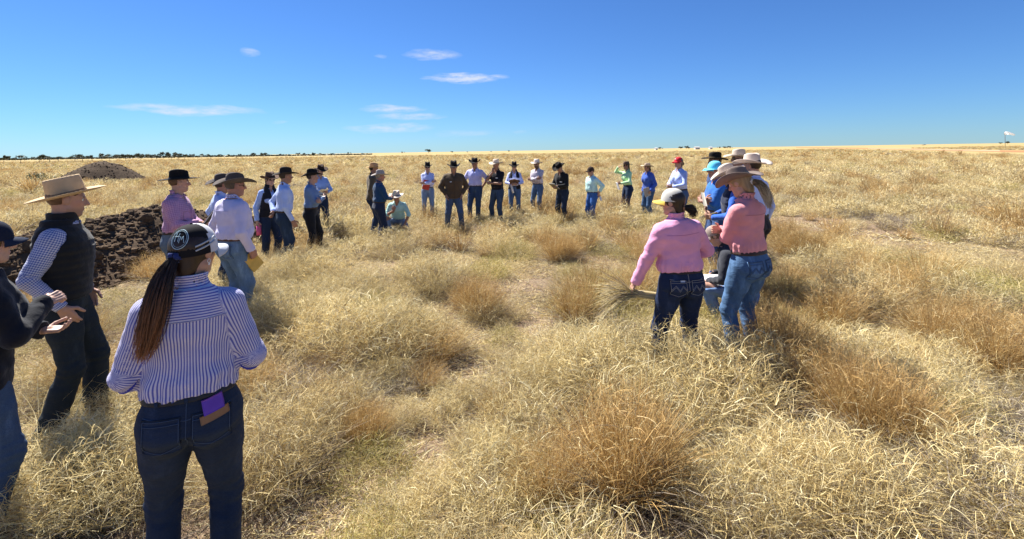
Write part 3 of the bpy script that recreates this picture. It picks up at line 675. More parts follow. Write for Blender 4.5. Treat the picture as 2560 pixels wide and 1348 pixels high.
# green shrub beside the mound and a lone sapling
cm, tm = tree_mesh(41, .8, 1.9, 700, .05, M_leafg); p = at(106, 458); o = new_obj('green_shrub', None); o.location = (p.x, p.y, 0); o.scale = (1.1, 1.1, .95); tag(o, 'low grey-green shrub in dry grass left of the soil mound', 'shrub'); new_obj('foliage', cm, o); new_obj('stem', tm, o)
cm, tm = tree_mesh(42, 1.0, .8, 260, .03, leaf_mat('sapling_leaves', (.12, .12, .045), (.24, .22, .09))); p = at(878, 408); o = new_obj('sapling', None); o.location = (p.x, p.y, 0); o.scale = (1.35, 1.35, 1.5); tag(o, 'thin lone sapling out on the plain behind the navy-clad man', 'sapling'); new_obj('foliage', cm, o); new_obj('stem', tm, o)
M_post = plain('weathered_post', (.11, .085, .06), .9); M_pipe = plain('rusty_pipe', (.12, .085, .07), .6)
fd = 165.0; fence = new_obj('wire_fence', None); fence.location = (at_depth(0, fd), fd, 0); tag(fence, 'long post and wire fence across the plain below the tree line', 'fence')
def tube_obj(name, pts, r, mat, parent=None, sides=8, taper=1.0):
    v, q = tubes(np.array([pts], float), r, sides, taper); n_ = len(v); caps = [np.arange(sides)[None, ::-1], (np.arange(sides) + n_ - sides)[None]]
    return new_obj(name, mesh_np(name, v, [q] + caps, [mat], True), parent)
posts = [9, 51, 98, 230, 274, 313, 352, 391, 428, 461, 494, 527, 560, 592, 624, 660, 695, 730, 765, 800, 836, 872]
fpos = lambda px: (at_depth(px, fd + px * .12), fd + px * .12)
pm = tube_obj('post', [(0, 0, -.3), (0, 0, .6), (0, 0, 1.35)], .07, M_post, fence, 7); ox, oy = fence.location.x, fence.location.y
for q, px in enumerate(posts):
    o = pm if q == 0 else pm.copy()
    if q: col.objects.link(o); o.parent = fence
    x, y = fpos(px); o.location = (x - ox, y - oy, 0)
for z in (.5, .85, 1.2): tube_obj('wire', [(fpos(px)[0] - ox, fpos(px)[1] - oy, z) for px in (-60, 120, 300, 500, 872)], .008, M_pipe, fence, 4)
for q, (xa, xb) in enumerate(((124, 145), (187, 206))):
    x0, y0 = fpos(xa); x1, y1 = fpos(xb); gt = new_obj('pipe_gate', None); gt.location = (x0, y0, 0); tag(gt, 'rectangular dark pipe gate frame in the far wire fence', 'gate', 'gate frames in the far fence')
    for xx in (0, x1 - x0): tube_obj('gate_post', [(xx, (y1 - y0) * (xx > 0), -.3), (xx, (y1 - y0) * (xx > 0), .8), (xx, (y1 - y0) * (xx > 0), 1.5)], .09, M_pipe, gt)
    tube_obj('top_rail', [(0, 0, 1.46), ((x1 - x0) / 2, (y1 - y0) / 2, 1.46), (x1 - x0, y1 - y0, 1.46)], .08, M_pipe, gt)
    if q: tube_obj('bottom_rail', [(0, 0, .7), ((x1 - x0) / 2, (y1 - y0) / 2, .7), (x1 - x0, y1 - y0, .7)], .06, M_pipe, gt)
def sock_mat():
    t = NT('sock_cloth'); tr = t.n('ShaderNodeBsdfTranslucent'); tr.inputs[0].default_value = (.85, .86, .88, 1); mx = t.n('ShaderNodeMixShader'); mx.inputs[0].default_value = .55
    t.l(t.bsdf((.88, .89, .90), .8), mx.inputs[1]); t.l(tr.outputs[0], mx.inputs[2]); return t.done(mx.outputs[0])
wd = 190.0; ws = new_obj('windsock', None); ws.location = (at_depth(2513, wd), wd, 0); tag(ws, 'white windsock blowing from a thin dark pole beside the dirt airstrip', 'windsock')
ztop = CAMH + (hor_y(2513) - 330) / F * wd
tube_obj('pole', [(0, 0, -.3), (0, 0, 3), (0, 0, ztop)], .075, M_pipe, ws)
ks = np.linspace(0, 1, 9); sw_ = np.array([[(0.25 + 3.1 * k, -.3 * k, ztop - .5 - .75 * k * k) for k in ks]]); v, q = tubes(sw_, .66, 12, .50)
new_obj('sock', mesh_np('sock', v, q, [sock_mat()]), ws)
tube_obj('hoop', [(0.25 + .53 * 0, .66 * math.cos(a), ztop - .5 + .66 * math.sin(a)) for a in np.linspace(0, 2 * math.pi, 17)], .03, M_pipe, ws, 5)
p = at(2253, 382); mk = new_obj('airstrip_marker', None); mk.location = (p.x, p.y, 0); tag(mk, 'small white cone marker in the grass beside the dirt airstrip', 'marker')
MW = plain('marker_white', (.8, .8, .78), .6)
tube_obj('cone', [(0, 0, .03), (0, 0, .18), (0, 0, .36)], .32, MW, mk, 14, .25); tube_obj('rim', [(0, 0, -.02), (0, 0, .04)], .40, MW, mk, 14)
# far homestead
for q, (px, w, h, dd, lab) in enumerate([(1742, 11, 2.6, 640, 'long pale shed roof of the far homestead on the horizon'), (1776, 6, 2.2, 650, 'small white building right of the long shed on the horizon'), (1640, 5, 2.2, 660, 'small pale building left of the long shed on the horizon')]):
    b = new_obj('farm_building', None); b.location = (at_depth(px, dd), dd, 0); wm = w / F * dd; tag(b, lab, 'building')
    bm = box_mesh((wm, 6, h)); bo = bm_obj('wall', bm, plain('pale_wall', (.55, .53, .50), .8), b); bo.location = (0, 0, h / 2)
    rv = np.array([(-wm / 2 - .3, -3.4, h), (wm / 2 + .3, -3.4, h), (wm / 2 + .3, 0, h + 1.2), (-wm / 2 - .3, 0, h + 1.2), (wm / 2 + .3, 3.4, h), (-wm / 2 - .3, 3.4, h)]); rf = mesh_np('roof', rv, [np.array([[0, 1, 2, 3], [3, 2, 4, 5]]), np.array([[0, 3, 5], [1, 4, 2]])], [plain('iron_roof', (.40, .40, .40), .6)], False); new_obj('roof', rf, b)
p = at(937, 704); st = tube_obj('charred_stick', [(-.20, 0, .03), (-.07, .015, .045), (.07, .0, .035), (.19, .02, .05)], .026, plain('charred', (.025, .018, .014), .9), None, 8, .75)
st.location = (p.x, p.y, float(ground_z(p.x, p.y)) + .01); tag(st, 'short dark charred stick lying on bare soil in the grass', 'stick')
# sticks out for the small cut soil pit

# ================================================================== PEOPLE
def rotz(a): c, s = math.cos(a), math.sin(a); return np.array([[c, -s, 0], [s, c, 0], [0, 0, 1.0]])
def rotx(a): c, s = math.cos(a), math.sin(a); return np.array([[1.0, 0, 0], [0, c, -s], [0, s, c]])
def roty(a): c, s = math.cos(a), math.sin(a); return np.array([[c, 0, s], [0, 1.0, 0], [-s, 0, c]])
def ik(a, b, l1, l2, pole):
    d = b - a; D = np.linalg.norm(d)
    if D > (l1 + l2) * .998: b = a + d / D * (l1 + l2) * .998; d = b - a; D = np.linalg.norm(d)
    if D < 1e-3: D = 1e-3
    x = (l1 * l1 - l2 * l2 + D * D) / (2 * D); h = math.sqrt(max(0, l1 * l1 - x * x)); u = d / D
    p = np.asarray(pole, float); p = p - u * (p @ u)
    return a + u * x + nrm(p) * h, b
#             height  half-width half-depth  y-shift
TORSO_M = [(-.16, .125, .095, -.012), (-.06, .160, .116, -.014), (.04, .163, .114, -.008), (.12, .154, .106, 0), (.20, .150, .106, .008), (.30, .160, .116, .010), (.38, .172, .121, .006), (.44, .170, .112, -.002), (.48, .156, .096, -.010), (.515, .122, .080, -.015), (.545, .088, .067, -.016), (.575, .068, .060, -.015), (.60, .060, .056, -.014)]
TORSO_F = [(-.16, .130, .100, -.016), (-.06, .168, .120, -.022), (.04, .168, .112, -.012), (.12, .145, .098, 0), (.20, .132, .094, .006), (.30, .143, .108, .016), (.38, .153, .116, .016), (.44, .152, .104, .004), (.48, .140, .088, -.006), (.515, .110, .072, -.012), (.545, .078, .060, -.014), (.575, .058, .052, -.013), (.60, .051, .050, -.012)]
class Fig:
    """one posed figure in its own frame (1.75 m tall, facing +Y, right hand at +X)"""
    def __init__(s, P):
        s.P = P; f = P.get('f', False); s.f = f; s.w = P.get('w', 1.0); s.belly = P.get('belly', 0.0); s.seed = P.get('seed', 1)
        T = np.array(TORSO_F if f else TORSO_M); s.T = T.copy(); s.T[:, 1] *= s.w; s.T[:, 2] *= (0.5 + 0.5 * s.w)
        s.T[:, 2] += s.belly * np.exp(-((T[:, 0] - .18) / .13) ** 2) * .5; s.T[:, 3] += s.belly * np.exp(-((T[:, 0] - .18) / .13) ** 2) * .5
        sh = P.get('shift', (0, 0)); s.pel = np.array([sh[0], sh[1], .925 - P.get('drop', 0.0)])
        s.R = rotz(math.radians(P.get('twist', 0) * .5)) @ roty(math.radians(P.get('tilt', 0))) @ rotx(-math.radians(P.get('lean', 2)))
        s.Rt = s.R @ rotz(math.radians(P.get('twist', 0) * .5))
        up = s.R @ np.array([0, 0, 1.0]); s.up = up
        sw = (.146 if f else .166) * (0.4 + .6 * s.w); s.sw = sw
        s.sh = {1: s.pel + up * .468 + s.Rt @ np.array([sw, -.012, 0]), -1: s.pel + up * .468 + s.Rt @ np.array([-sw, -.012, 0])}
        hp = .092 if f else .088
        s.Rp = rotz(math.radians(P.get('twist', 0) * .2)) @ rotx(-math.radians(P.get('lean', 2) * P.get('plean', .6)))
        s.hip = {q: s.pel + s.Rp @ np.array([hp * q, 0, -.025]) for q in (1, -1)}
        s.knee, s.ank, s.fy = {}, {}, {}
        for q, key in ((1, 'fr'), (-1, 'fl')):
            ft = P.get(key, (q * .11, 0.0)); az = ft[2] if len(ft) > 2 else 0.0; yaw = ft[3] if len(ft) > 3 else q * -8
            kp = P.get('kr' if q == 1 else 'kl', (q * .18, 1, 0))
            k, a = ik(s.hip[q], np.array([ft[0], ft[1], .085 + az]), .425, .415, kp); s.knee[q] = k; s.ank[q] = a; s.fy[q] = math.radians(yaw)
        s.elb, s.wri = {}, {}
        for q, key in ((1, 'hr'), (-1, 'hl')):
            h = P.get(key, 'hang'); h = ARM[h](q) if isinstance(h, str) else h
            w = np.array(h[0], float); pole = h[1] if len(h) > 1 else (q * .6, -.8, -.3)
            w = s.pel + s.Rt @ (w - np.array([0, 0, .925]))           # arm targets ride with the torso
            e, w = ik(s.sh[q], w, .285, .255, s.Rt @ np.array(pole, float)); s.elb[q] = e; s.wri[q] = w
            setattr(s, 'arm%d' % q, h)
        s.nb = s.pel + up * .555
        hy, hpch = math.radians(P.get('hy', 0)), math.radians(P.get('hp', 0))
        nd = nrm(up * .6 + np.array([0, 0, .5]) + (rotz(hy) @ np.array([0, math.sin(hpch) * .55 + .10, 0])))
        s.Rh = rotz(hy) @ rotx(-hpch) @ roty(math.radians(P.get('ht', 0))); s.hc = s.nb + nd * .135 + s.Rh @ np.array([0, .008, .02]); s.hs = .95 if f else 1.0
    # ---- fields
    def tl(s, p, R=None): return (p - s.pel) @ (s.R if R is None else R)
    def torso(s, p, infl=0.0, lo=-.16, hi=.60, R=None):
        q = s.tl(p, R); z = np.clip(q[:, 2], -.16, .60)
        a = np.interp(z, s.T[:, 0], s.T[:, 1]) + infl; b = np.interp(z, s.T[:, 0], s.T[:, 2]) + infl; oy = np.interp(z, s.T[:, 0], s.T[:, 3])
        x = q[:, 0] / a; y = (q[:, 1] - oy) / b
        d = ((np.abs(x) ** 2.3 + np.abs(y) ** 2.3) ** (1 / 2.3) - 1) * np.minimum(a, b)
        return np.maximum(d, np.maximum(q[:, 2] - hi, lo - q[:, 2]))
    def wrinkle(s, p, amp, sc=1.0, hor=0.1):
        r = np.random.default_rng(s.seed); w = 0
        for i in range(5):
            k = r.normal(0, 1, 3); k[2] *= (0.6 + 2.0 * hor); k = nrm(k) * sc * r.uniform(35, 80); k2 = nrm(r.normal(0, 1, 3)) * 19
            w = w + np.sin(p @ k + 1.8 * np.sin(p @ k2 + i) + i * 2.1) * (1 / (1 + .35 * i))
        return amp * w * .5
    def seam(s, p):  # local coordinates for woven patterns
        cand = []; q = s.tl(p); cand.append((s.torso(p), np.stack([q[:, 0], q[:, 1] * 1.3, q[:, 2]], 1), .155))
        for k in (1, -1):
            for a, b, o in ((s.sh[k], s.elb[k], 0), (s.elb[k], s.wri[k], .285)):
                z = nrm(b - a); x = nrm(np.cross(z, [0.01, 1, 0.2])); y = np.cross(z, x); l = p - a
                cand.append((rcone(p, a, b, .06, .05) - .004, np.stack([l @ x, l @ y, l @ z + o], 1), .06))
        D = np.stack([c[0] for c in cand]); i = D.argmin(0); out = np.zeros_like(p)
        for k, c in enumerate(cand):
            m = i == k; v = c[1][m]; rr_ = np.linalg.norm(v[:, :2], axis=1, keepdims=True) + 1e-6
            out[m] = np.concatenate([v[:, :2] / rr_ * c[2], v[:, 2:]], 1)
        return out
    def shirt(s, p, infl=.012, lo=.10, sleeve=1.0, loose=0.0, bust=True):
        d = s.torso(p, infl + loose, lo, .560); q = s.tl(p)
        if s.P.get('collar', True): d = np.maximum(d, np.where(q[:, 1] > .0, np.minimum((q[:, 2] - .465) * .5 - np.abs(q[:, 0]), .03), -1.0))
        ang = np.arctan2(q[:, 1], q[:, 0])
        if lo > 0: d = d + .0055 * np.sin(ang * 23 + 3 * np.sin(ang * 4 + s.seed)) * np.exp(-((q[:, 2] - .15) / .055) ** 2)
        if lo > 0: d = d - .012 * np.exp(-((q[:, 2] - .17) / .05) ** 2)        # blouse over the belt
        if s.f and bust:
            for k in (1, -1): d = smin(d, ellip(q, (k * .07, .085 + loose, .335), (.07, .06, .07)) - infl, .04)
        for k in (1, -1):
            e = s.elb[k] + (s.wri[k] - s.elb[k]) * 0
            ua = rcone(p, s.sh[k], s.elb[k], .064 * (.5 + .5 * s.w) + loose * .7 - s.f * .006, .052 + loose * .6 - s.f * .005)
            de = p - s.elb[k]; he = de @ nrm(s.wri[k] - s.sh[k]); ua = ua + .005 * np.sin(he * 150 + 2 * np.sin(p[:, 0] * 40 + s.seed)) * np.exp(-((de ** 2).sum(1)) / .0081)
            d = smin(d, ua if sleeve > .45 else np.maximum(ua, (p - s.sh[k]) @ nrm(s.elb[k] - s.sh[k]) - .285 * sleeve / .5), .045)
            if sleeve > .45:
                L = (sleeve - .5) * 2 * .262; ax = nrm(s.wri[k] - s.elb[k]); fa = rcone(p, s.elb[k], s.wri[k], .052 + loose * .6, .036 + loose * .5 + (1 - sleeve) * .02)
                fa = np.maximum(fa, (p - s.elb[k]) @ ax - L)
                cf = np.abs((p - s.elb[k]) @ ax - L + .018) - .026          # cuff
                fa = np.minimum(fa, np.maximum(np.maximum(rcone(p, s.elb[k], s.wri[k], .056 + loose * .6, .040 + loose * .5 + (1 - sleeve) * .02), cf), (p - s.elb[k]) @ ax - L))
                d = smin(d, fa, .012)
        return d + s.wrinkle(p, .0036 + loose * .06)
    def collar(s, p):
        c = s.nb + s.up * .012; ax = nrm(s.up + np.array([0, 0, .3]) + s.Rt @ np.array([0, -.05, 0])); l = p - c; h = l @ ax; rad = l - h[:, None] * ax
        r = np.sqrt((rad ** 2).sum(1)); fy = rad @ (s.Rt @ np.array([0, 1.0, 0]))
        R0 = (.060 if s.f else .066) + np.abs(h - .02) * .35
        d = np.abs(r - R0 - .012 * np.clip(fy / .06, 0, 1)) - .006
        top = .045 - .05 * np.clip(fy / .06, -.3, 1)
        notch = .022 - np.abs(rad @ (s.Rt @ np.array([1.0, 0, 0]))); notch = np.where(fy > 0, notch, -1)
        return np.maximum(np.maximum(d, np.maximum(h - top, -.035 - h)), notch)
    def jeans(s, p, infl=.006, hi=.12, flare=0.0, slim=0.0):
        q = (p - s.pel) @ s.Rp; d = s.torso(p, infl, -.055, hi, s.Rp)
        for k in (1, -1):
            d = smin(d, ellip(q, (k * .072, -.052, -.045), (.088 * (.5 + .5 * s.w), .080 + .006 * s.f, .105)), .03)
            tw = .5 + .5 * s.w
            th = rcone(p, s.hip[k], s.knee[k], (.100 + s.f * .003) * tw, .068 * tw - slim * .006)
            th = smin(th, rcone(p, s.hip[k], s.hip[k] * .6 + s.knee[k] * .4, (.100 + s.f * .003) * tw, (.094 + s.f * .002) * tw - slim * .004), .02)
            sn = rcone(p, s.knee[k], s.ank[k] + np.array([0, -.005, -.03]), .067 * tw - slim * .008, .064 + flare - slim * .012)
            cal = rcone(p, s.knee[k] * .7 + s.ank[k] * .3 + np.array([0, -.022, 0]), s.knee[k] * .5 + s.ank[k] * .5 + np.array([0, -.018, 0]), .05, .045)
            dk = p - s.knee[k]; fold = .0045 * np.sin(dk[:, 2] * 130 + 2.5 * np.sin(p[:, 0] * 35 + k + s.seed)) * np.exp(-((dk ** 2).sum(1)) / .011); da = p[:, 2] - s.ank[k][2]; fold = fold + .006 * np.sin(da * 105 + 2 * np.sin(p[:, 1] * 40 + k)) * np.exp(-((da - .05) / .09) ** 2)
            lg = smin(smin(th, sn, .03), cal, .03) + fold; lg = np.maximum(lg, (.045 + s.P.get('hemz', 0)) - p[:, 2] if s.ank[k][2] < .12 else -1 + 0 * lg); d = smin(d, lg, .022 if s.P.get('drop', 0) < .3 else .02)
        zz = np.exp(-((p[:, 2] - .12) / .12) ** 2) + .5 * np.exp(-((p[:, 2] - .5) / .10) ** 2) + .35
        return np.maximum(d, q[:, 2] - hi) + s.wrinkle(p, .0042, .8, 1.0) * zz
    def belt(s, p): q = (p - s.pel) @ s.Rp; return np.maximum(s.torso(p, .0155, -.16, .6, s.Rp), np.abs(q[:, 2] - .105) - .019)
    def boot(s, p, k):
        a = s.ank[k]; R = rotz(s.fy[k]); z0 = a[2] - .085
        A = lambda x, y, z: a + R @ np.array([x, y, 0]) + np.array([0, 0, z - .085 + (.0)])
        d = rcone(p, A(0, -.05, .042), A(0, .06, .045), .040, .043); d = smin(d, rcone(p, A(0, .06, .042), A(0, .165, .028), .043, .028), .03); d = smin(d, rcone(p, A(0, -.02, .05), A(0, -.012, .12), .040, .036), .03)
        return np.maximum(d, z0 + .002 - p[:, 2])
    def head(s, p):
        q = ((p - s.hc) @ s.Rh) / s.hs
        d = ellip(q, (0, -.014, .033), (.077, .097, .088)); d = smin(d, ellip(q, (0, .022, -.028), (.062, .070, .084)), .03)
        qa = q.copy(); qa[:, 0] = np.abs(q[:, 0])
        d = smin(d, rcone(qa, (.050, .002, -.062), (.012, .060, -.094), .020, .020), .03); d = smin(d, ellip(q, (0, .066, -.094), (.024, .020, .018)), .02)
        d = smin(d, rcone(qa, (.008, .078, .026), (.046, .066, .026), .012, .010), .018)
        d = -smin(-d, ellip(qa, (.031, .099, .006), (.019, .016, .012)), .014)
        d = smin(d, rcone(q, (0, .088, .016), (0, .112, -.026), .008, .0115), .010); d = smin(d, rcone(qa, (.004, .098, -.030), (.013, .093, -.030), .008, .006), .008)
        d = smin(d, rcone(qa, (0, .089, -.058), (.019, .081, -.060), .0075, .005), .006); d = smin(d, rcone(qa, (0, .086, -.070), (.016, .080, -.068), .0075, .005), .006)
        d = smin(d, rcone(qa, (.040, .056, -.018), (.044, .046, -.022), .014, .014), .02)
        d = smin(d, ellip(qa, (.079, -.006, .002), (.010, .022, .031)), .008)
        d = d * s.hs
        nk = rcone(p, s.nb - s.up * .03, s.hc + s.Rh @ np.array([0, -.022, -.045]) * s.hs, .062 - .010 * s.f, .055 - .009 * s.f)
        return smin(d, nk, .03)
    def body(s, p):
        q_ = s.tl(p); d = np.minimum(s.torso(p, -.022, -.03, .575), s.torso(p, -.003, .44, .575) + .0)
        for k in (1, -1):
            d = smin(d, rcone(p, s.sh[k], s.elb[k], .045, .036), .03); d = smin(d, rcone(p, s.elb[k], s.wri[k], .041 - .003 * s.f, .027 - .002 * s.f), .02)
            d = smin(d, rcone(p, s.hip[k], s.knee[k], .07, .045), .03); d = smin(d, rcone(p, s.knee[k], s.ank[k], .045, .03), .02)
        return smin(d, rcone(p, s.nb - s.up * .04, s.hc, .056 - .008 * s.f, .048 - .008 * s.f), .02)
    def hand(s, k):
        """capsules of one hand: palm, four fingers, thumb"""
        arm = getattr(s, 'arm%d' % k); o = arm[2] if len(arm) > 2 else {}
        W = s.wri[k]; h = nrm(W - s.elb[k])
        if 'dir' in o: h = nrm(s.Rt @ np.array(o['dir'], float))
        n = s.Rt @ np.array(o.get('palm', (-k, 0, 0)), float); n = nrm(n - h * (n @ h)); sd = np.cross(h, n) * 1.0
        th = s.Rt @ np.array(o.get('thumb', (0, 1, .3)), float)
        if sd @ th < 0: sd = -sd
        c = o.get('curl', .35); sc = .92 if s.f else 1.0; caps = []
        K = []
        for i, (off, L) in enumerate(((.030, .074), (.010, .082), (-.010, .077), (-.029, .060))):
            a = W + (h * (.092 - abs(off) * .12) + sd * off) * sc; caps.append((W + h * .02 + sd * off * .7, a, .0145 * sc, .0115 * sc)); K.append(a)
            ang = c * .7 + i * .05; p0 = a
            for j, fr in enumerate((.45, .32, .23)):
                d = h * math.cos(ang) + n * math.sin(ang); p1 = p0 + nrm(d) * L * fr * sc; caps.append((p0, p1, (.0098 - j * .0010) * sc, (.0092 - j * .0012) * sc)); p0 = p1; ang += c
        t0 = W + (h * .030 + sd * .026) * sc; d1 = nrm(h * .62 + sd * .68 + n * (.25 + .3 * c)); t1 = t0 + d1 * .042 * sc; d2 = nrm(h * (.85) + sd * (.35 - .35 * c) + n * (.2 + .35 * c)); t2 = t1 + d2 * .032 * sc; t3 = t2 + nrm(d2 + n * .2 * c) * .026 * sc
        caps += [(t0, t1, .0145 * sc, .0115 * sc), (t1, t2, .0112 * sc, .0102 * sc), (t2, t3, .0100 * sc, .0082 * sc)]
        caps.append((W - h * .03, W + h * .03, .026 * sc, .024 * sc))
        s.hinfo = getattr(s, 'hinfo', {}); s.hinfo[k] = dict(W=W, h=h, n=n, sd=sd, grip=W + h * .085 * sc + n * .028 * sc)
        return caps
ARM = {
    'hang': lambda k: ((k * .25, .03, .885), (k * .5, -1, -.2), dict(curl=.4, palm=(-k, -.1, 0))),
    'pocket': lambda k: ((k * .195, .075, .965), (k * 1.0, -.55, 0), dict(curl=.3, dir=(-k * .2, .25, -1))),
    'backpocket': lambda k: ((k * .17, -.13, .97), (k * 1.0, -.5, 0), dict(curl=.3, dir=(-k * .2, 0, -1))),
    'behind': lambda k: ((k * .06, -.165, 1.02), (k * 1, -.4, -.1), dict(curl=.6, palm=(0, -1, 0), dir=(-k * .7, -.1, -.5))),
    'fold': lambda k: ((-k * .10, .205, 1.185 + .02 * k), (k * .9, -.05, -.6), dict(curl=.4, palm=(0, -1, 0), dir=(-k, .1, .12), thumb=(0, 0, 1))),
    'hold': lambda k: ((k * .075, .27, 1.10), (k * .9, -.3, -.7), dict(curl=.8, palm=(-k, -.1, .3), dir=(-k * .55, .8, .1), thumb=(0, .2, 1))),
    'write': lambda k: ((k * .06, .255, 1.14), (k * .9, -.3, -.7), dict(curl=1.0, palm=(-k * .5, 0, -1), dir=(-k * .6, .75, -.1), thumb=(-k, .4, 0))),
    'hip': lambda k: ((k * .205, -.02, 1.04), (k, -.25, .1), dict(curl=.5, palm=(-k, 0, 0), dir=(-k * .4, .6, -.5))),
    'chin': lambda k: ((k * .03, .155, 1.44), (k * .5, .6, -.8), dict(curl=1.1, palm=(0, -1, .2), dir=(-k * .3, .1, .9))),
    'brow': lambda k: ((k * .16, .20, 1.60), (k * .9, .4, -.3), dict(curl=.3, palm=(0, -.3, -1), dir=(-k * .9, -.05, .25))),
    'side': lambda k: ((k * .24, .12, .94), (k * .5, -1, 0), dict(curl=1.1, palm=(-k, 0, 0))),
    'knee': lambda k: ((k * .14, .36, .84), (k, .1, -.2), dict(curl=.5, palm=(0, 0, -1), dir=(0, .7, -.5))),
}
# ------------------------------------------------------------------ hats
def revolve(prof, nphi, fx):
    """prof: list of (kind, a, b); fx maps (row, phi) -> xyz"""
    pass
def hat_mesh(brim=.105, crown=.115, curl=.05, dip=.02, taper=.13, crease=.020, pinch=.20, flat=False, a=.083, b=.103, wob=0.0):
    nphi = 48; ph = np.arange(nphi) * 2 * math.pi / nphi; cx, sy = np.cos(ph), np.sin(ph); rows = []
    def br(f, th):
        ex = (a + brim * .95 * f) * cx; ey = (b + brim * 1.02 * f) * sy
        z = curl * f ** 2.3 * np.abs(cx) ** 1.6 * 1.0 - dip * f ** 1.5 * np.abs(sy) ** 2 + wob * f * np.sin(3 * ph + 1) - th
        ex = ex * (1 - .12 * np.clip(curl / .06, 0, 1.3) * f ** 2 * np.abs(cx) ** 2)
        return np.stack([ex, ey, z], 1)
    for f in (0.0, .35, .7, 1.0): rows.append(br(f, .003))
    for f in (1.0, .7, .35, .03): rows.append(br(f, -.001))
    def crn(sc, z, t):
        ex = a * sc * cx; ey = b * sc * sy; f = np.clip(sy, 0, 1)
        ex = ex * (1 - pinch * t * f ** 1.5)
        zz = z - crease * t ** 2 * np.exp(-(ex / (a * .42)) ** 2) * (1 - .45 * f * 0) - (.012 * t * f if not flat else 0)
        return np.stack([ex, ey, np.broadcast_to(zz, ex.shape)], 1)
    nb = len(rows)
    for t in (.0, .12, .3, .55, .8, .93): rows.append(crn(1 - taper * t, .002 + crown * t, t if not flat else 0))
    if flat:
        for sc, dz in ((.985, .99), (.95, 1.0), (.90, .985), (.84, .90), (.78, .885), (.4, .89), (.02, .89)): rows.append(crn((1 - taper) * sc, crown * dz, 0))
    else:
        for sc, dz in ((.95, .99), (.82, 1.03), (.6, 1.05), (.35, 1.055), (.02, 1.055)): rows.append(crn((1 - taper) * sc, crown * dz, 1.0))
    V = np.concatenate(rows); n = len(rows); i = (np.arange(n - 1) * nphi)[:, None]; j = np.arange(nphi)[None]; j2 = (j + 1) % nphi
    Q = np.stack([i + j, i + j2, i + nphi + j2, i + nphi + j], -1).reshape(-1, 4)
    bz = []                                   # ribbon around the crown
    for sc, z in ((1.012, .004), (1.03, .005), (1.03 - taper * .2, .024), (1.0 - taper * .2, .025)):
        bz.append(np.stack([a * sc * cx, b * sc * sy, np.full(nphi, z)], 1))
    BV = np.concatenate(bz); i = (np.arange(3) * nphi)[:, None]; BQ = np.stack([i + j, i + j2, i + nphi + j2, i + nphi + j], -1).reshape(-1, 4)
    return V, Q, BV, BQ
def cap_dome(a=.083, b=.103, h=.098, n=40, m=12):
    ph = np.arange(n) * 2 * math.pi / n; rows = []
    for t in np.linspace(0, 1, m):
        al = t * math.pi / 2; r = max(.01, math.cos(al) ** .75); rows.append(np.stack([a * r * np.cos(ph), b * r * np.sin(ph) - .004 * t, np.full(n, h * math.sin(al) ** .95)], 1))
    V = np.concatenate(rows); i = (np.arange(m - 1) * n)[:, None]; j = np.arange(n)[None]; j2 = (j + 1) % n
    return V, np.stack([i + j, i + j2, i + n + j2, i + n + j], -1).reshape(-1, 4)
def cap_peak(a=.083, b=.103, L=.072, n=15, m=6, drop=.012):
    ph = np.linspace(math.radians(28), math.radians(152), n); rows = []
    for top in (1, 0):
        for t in (np.linspace(0, 1, m) if top else np.linspace(1, 0, m)):
            x = (a + .006 * t) * np.cos(ph); w = np.clip(np.sin((ph - ph[0]) / (ph[-1] - ph[0]) * math.pi), 0, 1) ** .55
            y = b * np.sin(ph) + L * t * w; z = .006 - (x / .07) ** 2 * .020 * (.3 + .7 * t) - drop * t ** 1.5 + (.002 if top else -.003); rows.append(np.stack([x, y, z], 1))
    V = np.concatenate(rows); i = (np.arange(2 * m - 1) * n)[:, None]; j = np.arange(n - 1)[None]
    return V, np.stack([i + j, i + j + 1, i + n + j + 1, i + n + j], -1).reshape(-1, 4)
BLACK, NAVY = (.012, .012, .014), (.012, .018, .045)
SKIN = {'fair': (.56, .34, .25), 'tan': (.44, .245, .165), 'red': (.50, .26, .19), 'pale': (.60, .39, .30)}
HELD = {}
def place(px, depth): return np.array([at_depth(px, depth), depth, 0.0])
